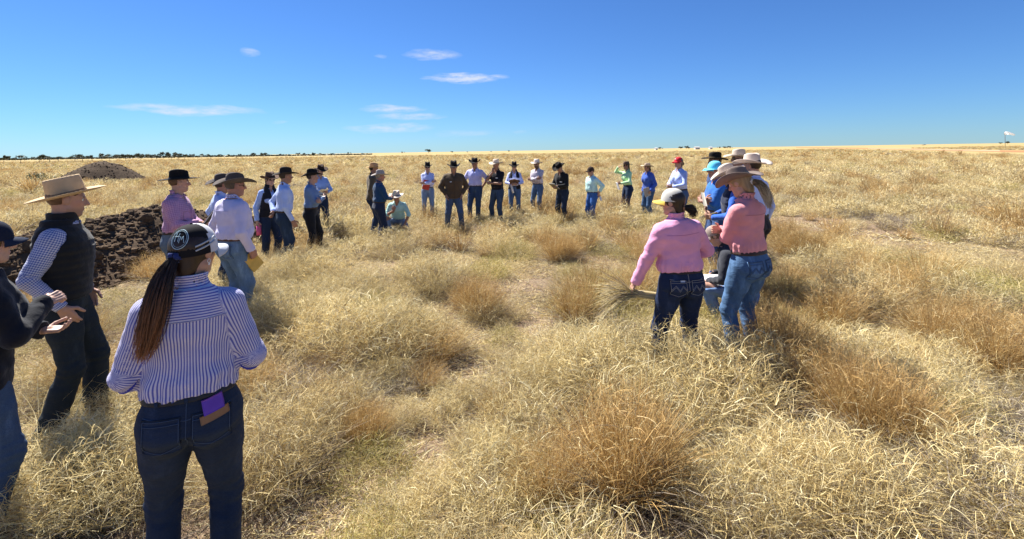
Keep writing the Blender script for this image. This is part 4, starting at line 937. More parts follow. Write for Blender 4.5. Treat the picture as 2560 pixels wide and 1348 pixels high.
def person(S):
    """build one person from a spec; returns info on where the hands are"""
    depth = S['z']; F_ = Fig(S); hscale = S['s']; near = depth < 4.5; mid = depth < 7.5
    vb = .0095 if near else (.013 if mid else .019); vh = .0055 if near else (.0068 if mid else .0095); vf = .0045 if near else (.0052 if mid else .0065)
    pos = place(S['px'], depth); gz = float(ground_z(pos[0], pos[1])) + S.get('gz', 0); yaw = math.radians(S['yaw']) - math.atan((S['px'] - CX) / F)
    root = new_obj('person', None); root.location = (pos[0], pos[1], gz); root.rotation_euler = (0, 0, yaw); tag(root, S['label'], 'person', 'people standing in a ring on the plain')
    low = min(F_.ank[1][2], F_.ank[-1][2]) - .085
    def add(name, V, Q, mats, parent=root, attrs=None, smooth=True):
        V = (np.asarray(V, np.float32) - np.array([0, 0, low], np.float32)) * hscale
        return new_obj(name, mesh_np(name, V, Q, mats if isinstance(mats, list) else [mats], smooth, attrs), parent)
    pts = np.array([*F_.sh.values(), *F_.elb.values(), *F_.wri.values(), F_.pel, F_.nb]); lo_s, hi_s = pts.min(0) - .17 * max(1, F_.w), pts.max(0) + .17 * max(1, F_.w)
    # body: head, neck, core, limbs and hands in one mesh
    skin = np.array(SKIN[S.get('skin', 'tan')]) * np.array([.80, .76, .74]); parts = []
    allp = np.array([F_.hc, F_.nb, F_.pel, *F_.sh.values(), *F_.elb.values(), *F_.wri.values(), *F_.hip.values(), *F_.knee.values(), *F_.ank.values()])
    parts.append(polish(F_.body, allp.min(0) - .10, allp.max(0) + .10, max(.012, vb) if S.get('sleeve', 1) < .95 else .021))
    hv, hq = polish(F_.head, F_.hc - .15, F_.hc + .15, vh); parts.append((hv, hq))
    for k in (1, -1):
        caps = F_.hand(k); P_ = np.array([c[0] for c in caps] + [c[1] for c in caps])
        def hf(p, caps=caps):
            d = None
            for a, b, r0, r1 in caps:
                e = rcone(p, a, b, r0, r1); d = e if d is None else smin(d, e, .005)
            return d
        parts.append(polish(hf, P_.min(0) - .03, P_.max(0) + .03, vf))
    BV, BQ = merge(parts); sk = np.tile(skin, (len(BV), 1)).astype(np.float32); o = len(parts[0][0]); q = ((hv - F_.hc) @ F_.Rh) / F_.hs
    qa = np.abs(q[:, 0]); hairc = np.array(S.get('hair', (.035, .022, .014)))
    w = np.exp(-((qa - .0) / .022) ** 2 - ((q[:, 2] + .064) / .009) ** 2) * (q[:, 1] > .06); sk[o:o + len(q)] += w[:, None] * (np.array([.46, .16, .13]) - skin) * .6
    w = np.exp(-((qa - .030) / .020) ** 4 - ((q[:, 2] - .027) / .007) ** 2) * (q[:, 1] > .05); sk[o:o + len(q)] += w[:, None] * (hairc - skin) * .75
    w = np.exp(-((qa - .045) / .03) ** 2 - ((q[:, 2] + .02) / .025) ** 2) * (q[:, 1] > .02); sk[o:o + len(q)] += w[:, None] * np.array([.04, -.02, -.02])
    if S.get('beard'):
        w = np.clip((-.045 - q[:, 2]) / .02, 0, 1) * (q[:, 1] > .0) * S['beard']; w2 = np.exp(-(qa / .026) ** 4 - ((q[:, 2] + .047) / .008) ** 2) * (q[:, 1] > .05) * S['beard']; w = np.maximum(w, w2); sk[o:o + len(q)] += w[:, None] * (hairc - sk[o:o + len(q)])
    add('body', BV, BQ, skin_mat(), attrs={'skin': np.clip(sk, 0, 1)})
    def hfr(V, tilt=0.0):   # head frame -> figure frame
        return (np.asarray(V) @ rotx(-math.radians(tilt)).T * F_.hs) @ F_.Rh.T + F_.hc
    # eyes
    if not S.get('shades') and depth < 16:
        ph, thh = np.meshgrid(np.linspace(0, math.pi, 7), np.arange(10) * 2 * math.pi / 10, indexing='ij'); U = np.stack([np.sin(ph) * np.cos(thh), np.cos(ph), np.sin(ph) * np.sin(thh)], -1).reshape(-1, 3) * .0125
        i = (np.arange(6) * 10)[:, None]; j = np.arange(10)[None]; Qe = np.stack([i + j, i + 10 + j, i + 10 + (j + 1) % 10, i + (j + 1) % 10], -1).reshape(-1, 4)
        ev = np.tile(np.array([.7, .68, .64]), (70, 1)); ev[:20] = (.05, .035, .02)
        for k in (1, -1): add('eye', hfr(U + np.array([k * .031, .0745, .007])), Qe, skin_mat(), attrs={'skin': ev})
    else:
        lens = []
        for k in (1, -1):
            a = np.linspace(0, 2 * math.pi, 15)[:-1]; fr_ = np.stack([k * .033 + .028 * np.cos(a), .094 - .012 * np.abs(np.cos(a) * k + .3) + 0 * a, .008 + .019 * np.sin(a)], 1); fr_[:, 1] -= .25 * np.abs(fr_[:, 0] - k * .0) ** 1 * .35; bk = fr_ + np.array([0, -.006, 0]); V = np.concatenate([fr_, bk]); n = 14
            lens.append((V, [np.arange(n)[None], np.arange(n)[None, ::-1] + n, np.stack([np.arange(n), np.arange(n) + n, (np.arange(n) + 1) % n + n, (np.arange(n) + 1) % n], -1)]))
        tv, tq = tubes(np.array([[(k * .058, .078, .012), (k * .070, .05, .012), (k * .080, .0, .012)] for k in (1, -1)] + [[(-.01, .096, .012), (0, .097, .013), (.01, .096, .012)]]), .0035, 5, 1.0)
        V = np.concatenate([lens[0][0], lens[1][0], tv]); Fs = [lens[0][1][0], lens[0][1][1], lens[0][1][2]] + [f + 28 for f in lens[1][1]] + [tq + 56]
        add('sunglasses', hfr(V), Fs, plain('dark_lens', (.008, .008, .010), .12, .6), smooth=False)
    # hair
    hs = S.get('hairstyle', 'short'); hm = hair_mat(tuple(S.get('hair', (.035, .022, .014))), S.get('hairtip'))
    cover = S.get('hatz', .045)
    def hairf(p):
        q = ((p - F_.hc) @ F_.Rh) / F_.hs; gr_ = .007 if hs == 'short' else .013
        d = ellip(q, (0, -.016, .033), (.077 + gr_, .097 + gr_, .088 + gr_))
        front = q[:, 1] - (.020 if hs == 'short' else .040) - np.clip(q[:, 2] - .02, 0, 1) * 1.3
        lowz = (-.055 if hs == 'short' else -.125) - q[:, 2] - np.clip(q[:, 1] + .02, 0, 1) * .0
        ear = np.where((np.abs(q[:, 0]) > .066) & (q[:, 1] > -.028) & (q[:, 2] < .035), 1.0, -1.0) * .02
        d = np.maximum(np.maximum(d, front), lowz)
        if hs == 'short': d = np.maximum(d, ear)
        else: d = smin(d, ellip(q, (0, -.062, -.055), (.064, .046, .078)), .03)
        return (d + .0010 * np.sin(q[:, 0] * 420) * np.sin(q[:, 1] * 160 + q[:, 2] * 90)) * F_.hs
    if hs != 'none':
        hV, hQ = polish(hairf, F_.hc - .15, F_.hc + .15, vh); add('hair', hV, hQ, hm, attrs={'hv': np.clip(.30 + .14 * np.sin(hV[:, 0] * 300 + hV[:, 2] * 40), 0, 1)})
    if 'tail' in S:      # ponytail strands: list of control points in the head frame (x, y, z)
        T = S['tail']; r = np.random.default_rng(S.get('seed', 1)); n = T.get('n', 220); k = 9; C = np.array(T['pts'], float); tt = np.linspace(0, len(C) - 1, k)
        base = np.stack([np.interp(tt, np.arange(len(C)), C[:, i]) for i in range(3)], 1); wd = np.interp(tt, np.arange(len(C)), T['w'])
        # smooth the guide
        for _ in range(2): base[1:-1] = (base[:-2] + 2 * base[1:-1] + base[2:]) / 4
        off = r.normal(0, .5, (n, 3)); off /= np.maximum(1, np.linalg.norm(off, axis=1, keepdims=True)); L = r.uniform(.72, 1.0, n)
        lines = []
        for i in range(n):
            u = np.linspace(0, L[i], k) * (k - 1); ctr = np.stack([np.interp(u, np.arange(k), base[:, q_]) for q_ in range(3)], 1); ww = np.interp(u, np.arange(k), wd)
            wav = np.stack([np.sin(u * T.get('curl', .5) * 2 + i), np.cos(u * T.get('curl', .5) * 1.7 + i * 1.3), 0 * u], 1) * T.get('wave', .004) * (u / k)[:, None]
            lines.append(ctr + off[i] * ww[:, None] + wav)
        LV, LQ = tubes(np.array(lines), T.get('r', .0028), 4, .35); hvv = np.repeat(np.clip(np.linspace(.12, 1.0, k)[None] ** 1.5 + r.normal(0.05, .16, (n, 1)), 0, 1).ravel(), 4)
        hairo = add('ponytail', hfr(LV), LQ, hm, attrs={'hv': hvv})
        if T.get('tie'):
            c0 = base[T.get('tie_at', 1)]; dvec = nrm(base[T.get('tie_at', 1) + 1] - base[T.get('tie_at', 1)]); xx = nrm(np.cross(dvec, [1, .2, .1])); yy = np.cross(dvec, xx); a = np.linspace(0, 2 * math.pi, 25)
            ring = [c0 + (xx * math.cos(t) + yy * math.sin(t)) * (.020 + .003 * math.sin(6 * t)) + dvec * .004 * math.sin(5 * t) for t in a]; RV, RQ = tubes(np.array([ring]), .013, 8, 1.0)
            RV = RV + .0025 * np.sin(RV * 400); add('scrunchie' if T['tie'] != 'band' else 'hair_tie', hfr(RV), RQ, fabric(T['tiec']), hairo)
    # hat or cap
    H = S.get('hat'); hz = S.get('hatz', .045)
    if H:
        kind = H['k']; tl = H.get('tilt', 0)
        if kind == 'hat':
            V, Q, bV, bQ = hat_mesh(**{k_: H[k_] for k_ in ('brim', 'crown', 'curl', 'dip', 'taper', 'crease', 'pinch', 'flat', 'wob') if k_ in H})
            up = np.array([0, -.006, hz]); fm = felt(tuple(H['c']), .9, H.get('straw', False)); R0 = rotx(math.radians(H.get('back', 4)))
            ho = add('hat', hfr(V * H.get('sz', 1.04) @ R0.T + up), Q, fm)
            add('hat_band', hfr(bV * H.get('sz', 1.04) @ R0.T + up), bQ, felt(tuple(H.get('band', tuple(v * .5 for v in H['c'])))), ho)
        else:
            V, Q = cap_dome(h=H.get('h', .112)); up = np.array([0, -.006, hz - .030]); R0 = rotx(math.radians(H.get('back', 3))); zc = V[Q].mean(1)
            sz = H.get('sz', 1.09)
            ho = add('cap', hfr(V * sz @ R0.T + up), Q, [felt(tuple(H['c'])), felt(tuple(H.get('c2', H['c'])))]); fi = (zc[:, 1] < H.get('split', -9)).astype(np.int32); ho.data.polygons.foreach_set('material_index', fi)
            V, Q = cap_peak(L=H.get('L', .072), drop=H.get('drop', .014)); add('peak', hfr(V * sz @ R0.T + up), Q, felt(tuple(H.get('pc', H['c']))), ho)
            if kind == 'bucket':
                V, Q, _, _ = hat_mesh(brim=.06, crown=.05, curl=0, dip=.03); add('brim', hfr(V[:48 * 8] * 1.08 @ R0.T + up), Q[:48 * 7], felt(tuple(H['c'])), ho)
            F_.cap = (up, R0, sz, ho)
    # trousers, belt, boots
    jpts = np.array([F_.pel, *F_.hip.values(), *F_.knee.values(), *F_.ank.values()]); lo, hi = jpts.min(0) - .16 * max(1, F_.w), jpts.max(0) + np.array([.16, .16, .05]) * max(1, F_.w); hi[2] = max(hi[2], F_.pel[2] + .15)
    jf = lambda p: F_.jeans(p, flare=S.get('flare', 0), slim=S.get('slim', 0)); F_.jf = jf
    jV, jQ = polish(jf, lo, hi, vb); jo = add(S.get('legname', 'jeans'), jV, jQ, S['jeans'])
    if S.get('belt', True):
        bV_, bQ_ = polish(F_.belt, F_.pel - .25, F_.pel + .25, .009 if mid else .013); add('belt', bV_, bQ_, plain('belt_leather', S.get('beltc', (.045, .028, .018)), .55))
    for k in (1, -1):
        bV_, bQ_ = polish(lambda p: F_.boot(p, k), F_.ank[k] - np.array([.22, .22, .1]), F_.ank[k] + np.array([.22, .22, .2]), .010 if mid else .016); add('boot', bV_, bQ_, plain('boot_leather', S.get('bootc', (.06, .035, .02)), .6))
    # shirt (with collar), then vest or jacket over it
    sl = S.get('sleeve', 1.0); lo_h = S.get('hem', .105); lo2 = lo_s.copy(); lo2[2] -= .1
    sf = lambda p: np.minimum(F_.shirt(p, S.get('infl', .012), lo_h, sl, S.get('loose', 0.0)), F_.collar(p) if S.get('collar', True) else 9.0); F_.sf = sf
    sV, sQ = polish(sf, lo2, hi_s, vb); so = add(S.get('topname', 'shirt'), sV, sQ, S['shirt'], attrs={'cl': F_.seam(sV)} if S.get('pat') else None)
    if 'vest' in S:
        def vf_(p):
            q = F_.tl(p); d = F_.torso(p, .030, S.get('vhem', .02), .575); y = q[:, 2] * 85; d = d - .006 * np.abs(np.sin(y * .75)) * (q[:, 2] > -.2)
            op = S.get('vopen', 0.0)
            if op: d = np.maximum(d, np.where(q[:, 1] > 0, op - np.abs(q[:, 0]), -1))
            for k in (1, -1): d = np.maximum(d, -(rcone(p, F_.sh[k] + F_.Rt @ np.array([k * .02, 0, 0]), F_.elb[k], .072, .06)))
            c = F_.nb + F_.up * .02; r = p - c; h = r @ F_.up; rr_ = np.sqrt(((r - h[:, None] * F_.up) ** 2).sum(1)); neck = np.maximum(np.abs(rr_ - .076) - .010, np.abs(h - .01) - .042)
            if op: neck = np.maximum(neck, np.where(q[:, 1] > 0, op - np.abs(q[:, 0]), -1))
            return np.minimum(d, neck) + F_.wrinkle(p, .003)
        vV, vQ = polish(vf_, F_.pel - np.array([.3, .3, .12]), F_.pel + np.array([.3, .3, .68]), vb); add('vest', vV, vQ, S['vest']); F_.vf = vf_
    # where things are in the world, for held things and details
    M = np.array(Matrix.Rotation(yaw, 3, 'Z')); tow = lambda v: (np.asarray(v, float) - np.array([0, 0, low])) * hscale @ M.T + np.array([pos[0], pos[1], gz])
    F_.tow = tow; F_.M = M; F_.root = root; F_.add = add; F_.hfr = hfr; F_.low = low; F_.hscale = hscale; F_.jo = jo; F_.so = so
    return F_
def held(name, mesh_V, faces, mat, F_, k, off=(0, 0, 0), rot=None, label='', cat='', smooth=False, group=None, use='hand'):
    """a thing in a hand: its own top-level object, axes = (finger side, hand direction, palm normal)"""
    hi_ = F_.hinfo[k]; o = new_obj(name, mesh_np(name, mesh_V, faces, mat if isinstance(mat, list) else [mat], smooth)); R = np.stack([hi_['sd'], hi_['h'], hi_['n']], 1)
    if rot is not None: R = rot
    R = F_.M @ R; g_ = F_.tow(hi_['grip']) + R @ np.array(off)
    m = Matrix.Identity(4)
    for i in range(3):
        for j in range(3): m[i][j] = R[i, j]
        m[i][3] = g_[i]
    o.matrix_world = m; tag(o, label, cat, group); return o
def slab(w, h, t, bend=0.0):
    n = 7; xs = np.linspace(-w / 2, w / 2, n); V = []
    for z in (t / 2, -t / 2):
        for y in (-h / 2, h / 2):
            for x in xs: V.append((x, y, z + bend * (x / w * 2) ** 2))
    V = np.array(V); Q = []
    a, b, c, d = 0, n, 2 * n, 3 * n
    for i in range(n - 1): Q += [(a + i, a + i + 1, b + i + 1, b + i), (c + i, d + i, d + i + 1, c + i + 1), (a + i, c + i, c + i + 1, a + i + 1), (b + i, b + i + 1, d + i + 1, d + i)]
    Q += [(a, b, d, c), (a + n - 1, c + n - 1, d + n - 1, b + n - 1)]
    return V, np.array(Q)

# ------------------------------------------------------------------ the people, one by one
def S_(z, px, haty, add=1.80): return (CAMH - (haty - hor_y(px)) * z / F) / add
def hat(c, **k): return dict(k='hat', c=c, **k)
def cap(c, **k): return dict(k='cap', c=c, **k)
BLK, DKB, GRY, BEI, TAN, WHT = (.012, .011, .011), (.045, .028, .020), (.075, .062, .058), (.50, .41, .33), (.46, .30, .16), (.62, .55, .48)
JN, JD, JL, JB = denim((.075, .125, .235)), denim((.020, .035, .075), .4), denim((.19, .27, .40)), denim((.055, .14, .36))
BK = fabric((.014, .015, .018)); BROWNH = (.05, .028, .016); BLOND = (.34, .22, .11)
C = {}
# --- left side
C['navy_jacket'] = person(dict(px=-64, z=2.6, yaw=-86, s=.985, f=True, seed=3, hy=6, hp=4, skin='pale', label='woman in navy rain jacket and blue jeans raising a fist at the picture edge',
    hair=(.10, .045, .02), hairstyle='long', hat=cap((.010, .014, .03), L=.058, pc=(.012, .02, .045)), jeans=denim((.045, .08, .15)), belt=False, shirt=fabric((.008, .010, .016)), topname='jacket', hem=-.10, loose=.022, w=1.05,
    hr=((.03, .25, 1.26), (.8, -.3, -.8), dict(curl=1.35, palm=(-.6, .1, -.5), dir=(-.25, .95, .35), thumb=(-.3, 0, 1))), hl=((-.02, .25, 1.09), (-.9, -.2, -.7), dict(curl=.55, palm=(.2, 0, 1), dir=(.35, .9, -.05), thumb=(-.2, 1, .3)))))
C['vest'] = person(dict(px=158, z=3.62, yaw=-104, s=S_(3.62, 158, 433, 1.80), seed=5, hy=14, hp=6, beard=.35, skin='fair', w=1.08, label='man in wide straw hat, black padded vest and blue checked shirt', pat=True,
    hair=(.12, .06, .03), hat=hat((.55, .41, .25), brim=.100, crown=.122, curl=.020, dip=-.006, taper=.10, crease=0, pinch=.04, flat=True, straw=True, band=(.20, .13, .08), back=19, sz=1.07), hatz=.034,
    jeans=denim((.018, .026, .034), .4), shirt=fabric((.66, .68, .76), 'check', (.055, .10, .36), .014, .55), vest=fabric((.016, .017, .018)), vhem=.04, hr=((.205, .03, .935), (.35, -1, 0), dict(curl=.3, dir=(-.2, .4, -.9))), hl='pocket', fr=(.12, -.07), fl=(-.12, .13), lean=-1, flare=.012, beltc=(.01, .01, .01)))
C['striped'] = person(dict(px=468, z=2.15, yaw=-8, s=.990, f=True, seed=7, hy=-34, hp=6, skin='fair', w=1.09, hatz=.030, label='woman in blue striped shirt with long brown ponytail and black and white cap', pat=True,
    hair=(.030, .015, .009), hairtip=(.28, .115, .045), hairstyle='long', hat=cap((.62, .62, .64), c2=(.010, .010, .012), split=.005, pc=(.50, .53, .57), L=.075, sz=1.13, back=9, h=.122),
    tail=dict(pts=[(0, -.085, .005), (.005, -.128, -.012), (-.008, -.155, -.06), (-.012, -.175, -.16), (-.022, -.186, -.27), (-.036, -.194, -.38), (-.050, -.198, -.45)], w=[.012, .018, .036, .050, .056, .048, .030], n=900, r=.0018, tie=True, tie_at=1, tiec=(.02, .035, .14), curl=.5, wave=.012),
    jeans=denim((.018, .030, .058), .5), beltc=(.02, .022, .026), shirt=fabric((.60, .58, .70), 'yoke', (.12, .13, .42), .0112, .46), sleeve=.60, loose=.008, infl=.012,
    hr=((.10, .20, 1.06), (.75, -.5, -.8), dict(curl=.8, dir=(-.8, .6, 0))), hl=((-.10, .20, 1.05), (-.75, -.5, -.8), dict(curl=.8, dir=(.8, .6, 0))), fr=(.12, 0), fl=(-.12, .02), slim=.3))
C['mauve'] = person(dict(px=437, z=6.2, yaw=-112, s=S_(6.2, 437, 425), seed=9, hy=26, hp=2, skin='fair', w=1.12, belly=.03, label='man in mauve checked shirt and black flat-brimmed hat holding a clipboard', pat=True,
    hair=(.10, .05, .025), hat=hat(BLK, brim=.105, crown=.118, curl=.012, dip=.002, taper=.09, crease=.018, pinch=.08, band=(.02, .02, .02)), jeans=denim((.11, .15, .20)), shirt=fabric((.52, .30, .44), 'check', (.33, .16, .30), .022, .45), hl='hold', hr='write'))
C['lavender_back'] = person(dict(px=577, z=5.75, yaw=-62, s=S_(5.75, 577, 432), seed=11, hy=-14, hp=3, skin='red', w=1.22, belly=.05, shades=True, hairstyle='short', hair=(.09, .07, .06), label='stout man in lavender shirt and grey felt hat holding a yellow notebook',
    hat=hat((.085, .070, .064), brim=.115, crown=.115, curl=.055, dip=.018, taper=.14, crease=.035), jeans=denim((.13, .21, .33), .8), beltc=(.09, .04, .025), shirt=fabric((.60, .57, .80)), loose=.014, hr=((.25, .08, .90), (.5, -1, 0), dict(curl=1.0, palm=(-1, 0, 0))), hl='pocket', fr=(.13, .02), fl=(-.13, .04)))
C['hip_blue'] = person(dict(px=548, z=6.9, yaw=-78, s=S_(6.9, 548, 436), seed=13, hy=4, skin='tan', label='man in pale blue shirt half hidden behind the stout man, hand on hip', hat=hat(GRY, curl=.05), jeans=JD, shirt=fabric((.42, .55, .86)), hl='hip', hr='hold'))
C['bottle_vest'] = person(dict(px=671, z=8.9, yaw=-152, s=S_(8.9, 671, 428), f=True, seed=15, hp=4, skin='fair', shades=True, hairstyle='long', hair=BROWNH, label='woman in dark vest and dark brown hat holding a pink bottle', hat=hat((.085, .052, .036), curl=.045, brim=.10), jeans=JD, shirt=fabric((.38, .52, .88)), vest=fabric((.016, .016, .022)), vopen=.03, hr='hang', hl='pocket'))
C['sky_shirt'] = person(dict(px=704, z=8.4, yaw=-82, s=S_(8.4, 704, 421), seed=17, hy=4, hp=2, skin='tan', w=1.05, label='man in sky blue work shirt and dark jeans with hand hanging by his thigh', hat=hat((.030, .024, .020), brim=.105, curl=.035, dip=.012, crown=.12), jeans=denim((.024, .045, .085), .6), shirt=fabric((.46, .57, .88)), hr=((.24, .10, .89), (.5, -1, -.2), dict(curl=.5, palm=(-1, 0, 0))), hl='behind', fr=(.10, -.06), fl=(-.11, .08), shift=(0, .02)))
C['steel_folded'] = person(dict(px=775, z=9.5, yaw=-108, s=S_(9.5, 775, 419), seed=19, hy=20, skin='fair', label='man in steel blue shirt and black trousers standing with folded arms', hat=hat(BLK, brim=.10, curl=.055, crown=.125), jeans=BK, legname='trousers', beltc=(.05, .03, .02), shirt=fabric((.15, .24, .42)), hr='fold', hl='fold', fr=(.15, -.04), fl=(-.13, .08)))
C['behind_steel'] = person(dict(px=798, z=12.2, yaw=-158, s=S_(12.2, 798, 408), seed=21, hp=16, skin='fair', f=True, hairstyle='long', hair=BROWNH, label='person in chambray shirt and dark brown hat writing behind the man with folded arms', hat=hat((.040, .022, .016), curl=.04), jeans=JD, shirt=fabric((.34, .48, .80)), hr='write', hl='hold'))
# --- middle of the ring
C['brown_behind'] = person(dict(px=929, z=12.0, yaw=-88, s=S_(12.0, 929, 403), seed=23, hp=5, skin='tan', label='man in brown jacket and tan straw hat behind the navy-clad man', hat=hat((.50, .33, .18), straw=True, brim=.10, curl=.025, band=(.15, .09, .05)), jeans=JD, shirt=fabric((.115, .085, .05)), topname='jacket', hem=-.04, loose=.015, hr='hang', hl='pocket'))
C['navy_man'] = person(dict(px=945, z=10.9, yaw=-70, s=S_(10.9, 945, 420), seed=25, hy=-8, hp=4, skin='red', w=1.12, belly=.03, label='man in navy shirt and navy trousers with a grey hat talking beside the crouching man', hair=(.3, .28, .26), hat=hat((.30, .27, .25), brim=.105, curl=.03, band=(.08, .07, .06)), jeans=fabric((.016, .026, .060)), legname='trousers', shirt=fabric((.018, .060, .135)), hr='hold', hl='write', fr=(.12, -.03), fl=(-.12, .05)))
C['crouch_mint'] = person(dict(px=992, z=12.2, yaw=172, s=.99, seed=27, hp=14, skin='tan', shades=True, label='man crouching in mint shirt and cream hat with hand to his chin', hat=hat((.55, .47, .40), brim=.11, curl=.03), jeans=JL, shirt=fabric((.42, .68, .64)), sleeve=.62, drop=.60, lean=24, plean=.4, shift=(0, -.10), fr=(.13, .16), fl=(-.16, -.22, .08), kr=(.45, 1, .2), kl=(-.35, 1, -.3), hr=((.06, .26, 1.38), (.6, .5, -.8), dict(curl=1.1, palm=(0, -1, .2), dir=(-.3, -.1, .9))), hl=((-.20, .30, 1.02), (-1, 0, -.2), dict(curl=.4, dir=(.2, .6, -.6), palm=(0, 0, -1)))))
C['red_folder'] = person(dict(px=1068, z=14.4, yaw=184, s=S_(14.4, 1068, 405), f=True, seed=29, hp=4, skin='fair', shades=True, hairstyle='long', hair=(.10, .06, .03), label='woman in pale blue shirt and light jeans hugging a red folder', hat=hat(BLK, brim=.10, curl=.065, dip=.03, crown=.13), jeans=JL, shirt=fabric((.55, .60, .92)), hr='fold', hl='fold', slim=.6))
C['brown_jacket'] = person(dict(px=1133, z=12.2, yaw=184, s=S_(12.2, 1133, 402), seed=31, hp=9, skin='tan', w=1.14, label='man in brown zip jacket and black hat with both hands in pockets', hat=hat(BLK, brim=.105, curl=.06, dip=.025, crown=.125), jeans=denim((.065, .10, .17)), belt=False, shirt=fabric((.085, .058, .036)), topname='jacket', hem=-.07, loose=.022, hr='pocket', hl='pocket', fr=(.19, 0), fl=(-.19, .08)))
C['lavender_front'] = person(dict(px=1187, z=13.5, yaw=168, s=S_(13.5, 1187, 397), seed=33, hp=8, skin='tan', w=1.05, label='man in lavender shirt and black curled hat with one hand behind his hip', hat=hat(BLK, brim=.10, curl=.070, dip=.02, crown=.11), jeans=denim((.035, .065, .13)), shirt=fabric((.58, .58, .92)), sleeve=.62, hl='backpocket', hr='pocket', fr=(.16, .03), fl=(-.05, -.05)))
C['black_chin'] = person(dict(px=1242, z=13.3, yaw=146, s=S_(13.3, 1242, 398), seed=35, hp=6, skin='tan', label='man in black polo shirt and cream hat with hand at his mouth', hat=hat((.58, .49, .39), brim=.105, curl=.035, dip=.02), jeans=denim((.045, .075, .125)), shirt=fabric((.012, .013, .020)), sleeve=.44, hem=.03, hr='chin', hl=((.06, .20, 1.15), (-.9, 0, -.6), dict(curl=.4, palm=(0, -1, 0), dir=(1, .1, 0))), fr=(.17, 0), fl=(-.15, .06)))
C['vest_reading'] = person(dict(px=1285, z=14.3, yaw=178, s=S_(14.3, 1285, 405), f=True, seed=37, hp=10, skin='fair', shades=True, hairstyle='long', hair=BROWNH, label='woman in black vest and black hat reading an open notebook', hat=hat(BLK, brim=.105, curl=.035, dip=.015, crown=.12), jeans=denim((.08, .14, .26)), shirt=fabric((.52, .58, .90)), vest=fabric((.014, .014, .020)), vopen=.055, hr='hold', hl='hold', slim=.7))
C['plaid_folded'] = person(dict(px=1343, z=15.0, yaw=148, s=S_(15.0, 1343, 396), seed=39, hp=4, skin='tan', shades=True, beard=.8, label='man in pale checked shirt and cream hat standing with folded arms', pat=True, hat=hat((.62, .53, .47), brim=.10, curl=.025), jeans=denim((.09, .15, .26)), shirt=fabric((.68, .64, .68), 'check', (.42, .34, .45), .05, .4), hr='fold', hl='fold', fr=(.16, 0), fl=(-.12, .05)))
C['black_look_down'] = person(dict(px=1405, z=13.4, yaw=140, s=S_(13.4, 1405, 401), seed=41, hp=34, lean=6, skin='tan', w=1.08, label='man in black work shirt and black hat looking down at papers', hat=hat((.016, .013, .012), brim=.105, curl=.07, dip=.02), jeans=denim((.018, .03, .055)), shirt=fabric((.014, .015, .016)), hr='hold', hl='write'))
C['mint_cap'] = person(dict(px=1479, z=12.9, yaw=128, s=S_(12.9, 1479, 416, 1.77), seed=43, hp=4, skin='fair', shades=True, w=1.05, belly=.03, label='man in mint green shirt and brown cap with hands behind his back', hat=cap((.055, .036, .028), L=.07), jeans=denim((.045, .13, .38), .7), beltc=(.02, .018, .016), shirt=fabric((.52, .78, .74)), loose=.012, sleeve=.85, hr='behind', hl=((-.20, -.08, .98), (-.8, -.7, 0), dict(curl=1.0, dir=(0, -.3, -1)))))
# --- right side
C['lime'] = person(dict(px=1568, z=14.2, yaw=122, s=S_(14.2, 1568, 401), f=True, seed=45, hp=2, skin='tan', shades=True, hairstyle='long', hair=(.02, .013, .01), label='woman in lime green shirt shading her eyes under a brown hat', hat=hat((.15, .10, .075), brim=.11, curl=.012, dip=.01, crown=.09, taper=.1), jeans=JD, shirt=fabric((.52, .80, .42)), hr='brow', hl='hold', tail=dict(pts=[(0, -.09, -.03), (0, -.115, -.08), (.01, -.12, -.2), (.02, -.115, -.3)], w=[.012, .02, .02, .01], n=60, r=.005)))
C['blue_fleece'] = person(dict(px=1620, z=13.4, yaw=128, s=S_(13.4, 1620, 407), f=True, seed=47, skin='tan', hairstyle='long', hair=(.02, .013, .01), w=1.1, label='woman in bright blue pullover and tan hat holding a book at her side', hat=hat((.48, .37, .26), brim=.11, curl=.02, dip=.015, crown=.09), jeans=denim((.05, .10, .20)), belt=False, shirt=fabric((.05, .11, .43)), topname='pullover', hem=-.02, loose=.02, hl='side', hr='hang', tail=dict(pts=[(0, -.09, -.03), (0, -.12, -.06), (.0, -.125, -.15)], w=[.012, .03, .015], n=60, r=.005)))
C['red_cap'] = person(dict(px=1699, z=11.4, yaw=132, s=S_(11.4, 1699, 393, 1.77), f=True, seed=49, skin='fair', hairstyle='long', hair=(.16, .11, .07), w=1.08, label='woman in red cap and pale blue shirt behind the woman in the pink shirt', hat=cap((.62, .03, .045), L=.07, c2=(.50, .02, .035), split=-.02), jeans=JN, shirt=fabric((.46, .56, .90)), hr='hold', hl='hold', tail=dict(pts=[(0, -.09, -.01), (0, -.14, -.02), (.01, -.16, -.06)], w=[.015, .04, .02], n=80, r=.005)))
C['black_hat_tall'] = person(dict(px=1792, z=8.9, yaw=118, s=S_(8.9, 1792, 378), seed=51, skin='tan', label='tall man in black leather hat behind the person in the aqua hat', hat=hat((.018, .014, .012), brim=.105, curl=.02, dip=.012, crown=.11, taper=.06, band=(.12, .08, .04)), jeans=JD, shirt=fabric((.03, .06, .16)), hr='hang', hl='pocket'))
C['cream_back'] = person(dict(px=1852, z=8.5, yaw=112, s=S_(8.5, 1852, 372), seed=53, skin='tan', shades=True, label='tall man in cream hat furthest back in the right hand huddle', hat=hat((.50, .42, .34), brim=.11, curl=.03, dip=.02), jeans=JD, shirt=fabric((.45, .52, .80)), hr='hang', hl='pocket'))
